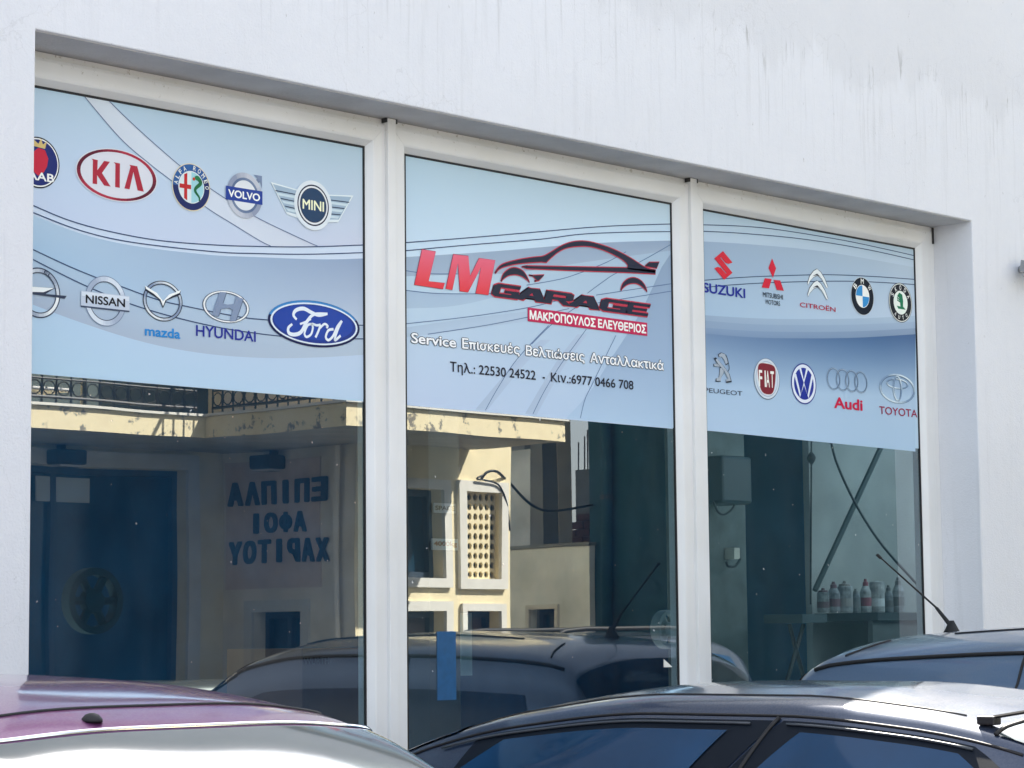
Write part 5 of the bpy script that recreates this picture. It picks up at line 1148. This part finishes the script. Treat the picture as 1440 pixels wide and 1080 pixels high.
ab = c.off(.63, 9.95, 0); g = G(); g.lathe([(.035, -.006), (.026, .015), (.012, .05), (.008, .06)], (0, 0, 0), M_RUB, 12); o = g.build('antenna_base', t3, smooth=True); o.location = ab; o.scale = (1.5, .8, 1)
g = G(); g.tube([(0, 0, .03), (-.05, -.012, .12)], .009, M_RUB, 8, r1=.006); g.tube([(-.05, -.012, .12), (-.25, -.06, .375)], .0045, M_RUB, 6, r1=.0035); g.tube([(-.235, -.056, .355), (-.25, -.06, .375)], .007, M_RUB, 6); g.build('antenna_rod', o)
common(c, t3, SLV, mirror_x=3.2)

# dark estate with roof rails across the street, seen in the glass
NVY = paint_mat('navy_paint', (.008, .02, .045), .2, .3, .15)
c = Car([(0, .9), (.06, 1.2), (.25, 1.55), (.55, 1.66), (1.2, 1.71), (2.2, 1.71), (2.75, 1.64), (3.6, 1.1), (4.4, .98), (4.6, .75)], [(0, .9), (.3, 1.05), (3.6, 1.02), (4.3, .9), (4.6, .72)], .90, .66, 4.6, .12)
t4 = thing('parked_car', 'navy estate car with black roof rails reflected low in the middle window', 'car', (16.3, -6.05, 0), math.pi, world=False); c.body(NVY, t4)
for f_, sg_ in ((lambda v: v, 1), (lambda v: 20-v, -1)):
    for a, b, a2, b2 in ((.3, 1.05, .45, 1.05), (1.15, 2.0, 1.15, 1.95), (2.1, 3.3, 2.05, 2.7)): c.patch(LQ(a, a2), LQ(b, b2), f_(4.25), f_(5.8), M_CARG, t4, 'side_window')
    g = G(); pth = [c.off(.6, f_(7.6), .0), c.off(.75, f_(7.6), .05)]+[c.off(.75+1.5*k/8, f_(7.6), .065) for k in range(1, 8)]+[c.off(2.3, f_(7.6), .05), c.off(2.5, f_(7.6), 0)]; g.tube(pth, .018, M_RUB, 8); g.build('roof_rail', t4, smooth=True)
c.patch(LQ(2.85, 2.85), LQ(3.5, 3.5), 6.8, 13.2, M_CARG, t4, 'windscreen', .006, 12, 20); c.patch(LQ(.1, .1), LQ(.24, .24), 6.8, 13.2, M_CARG, t4, 'rear_window', .006, 8, 20)
common(c, t4, NVY, r_=.34, mirror_x=3.2)
# silver saloon in front of the shop
SGR = paint_mat('silver_green_paint', (.30, .34, .32), .7, .3, .12)
c = Car([(0, .80), (.05, .98), (.6, 1.02), (1.15, 1.28), (1.6, 1.36), (2.3, 1.36), (2.6, 1.30), (3.35, 1.0), (4.1, .85), (4.3, .66)], [(0, .78), (.3, .92), (3.3, .90), (4.0, .78), (4.3, .62)], .83, .57, 4.3, .12)
t5 = thing('parked_car', 'silver green saloon reflected at the foot of the nearest window', 'car', (15.0, -8.1, 0), math.pi, world=False); c.body(SGR, t5)
t5.location = (14.4, -8.4, 0)
for f_ in ((lambda v: v), (lambda v: 20-v)):
    c.patch(LQ(.95, 1.25), LQ(1.85, 1.80), f_(4.25), f_(5.8), M_CARG, t5, 'side_window'); c.patch(LQ(1.95, 1.90), LQ(3.0, 2.5), f_(4.25), f_(5.8), M_CARG, t5, 'side_window'); c.line([(1.0+1.6*k/20, f_(6.0)) for k in range(21)], .01, M_CHROME, t5, 'window_trim', .004)
c.patch(LQ(2.65, 2.65), LQ(3.3, 3.3), 6.8, 13.2, M_CARG, t5, 'windscreen', .006, 12, 20); c.patch(LQ(.65, .65), LQ(1.12, 1.12), 6.8, 13.2, M_CARG, t5, 'rear_window', .006, 8, 20)
common(c, t5, SGR, mirror_x=2.9)
for o in bpy.data.objects:
    if '_w' in o: del o['_w']
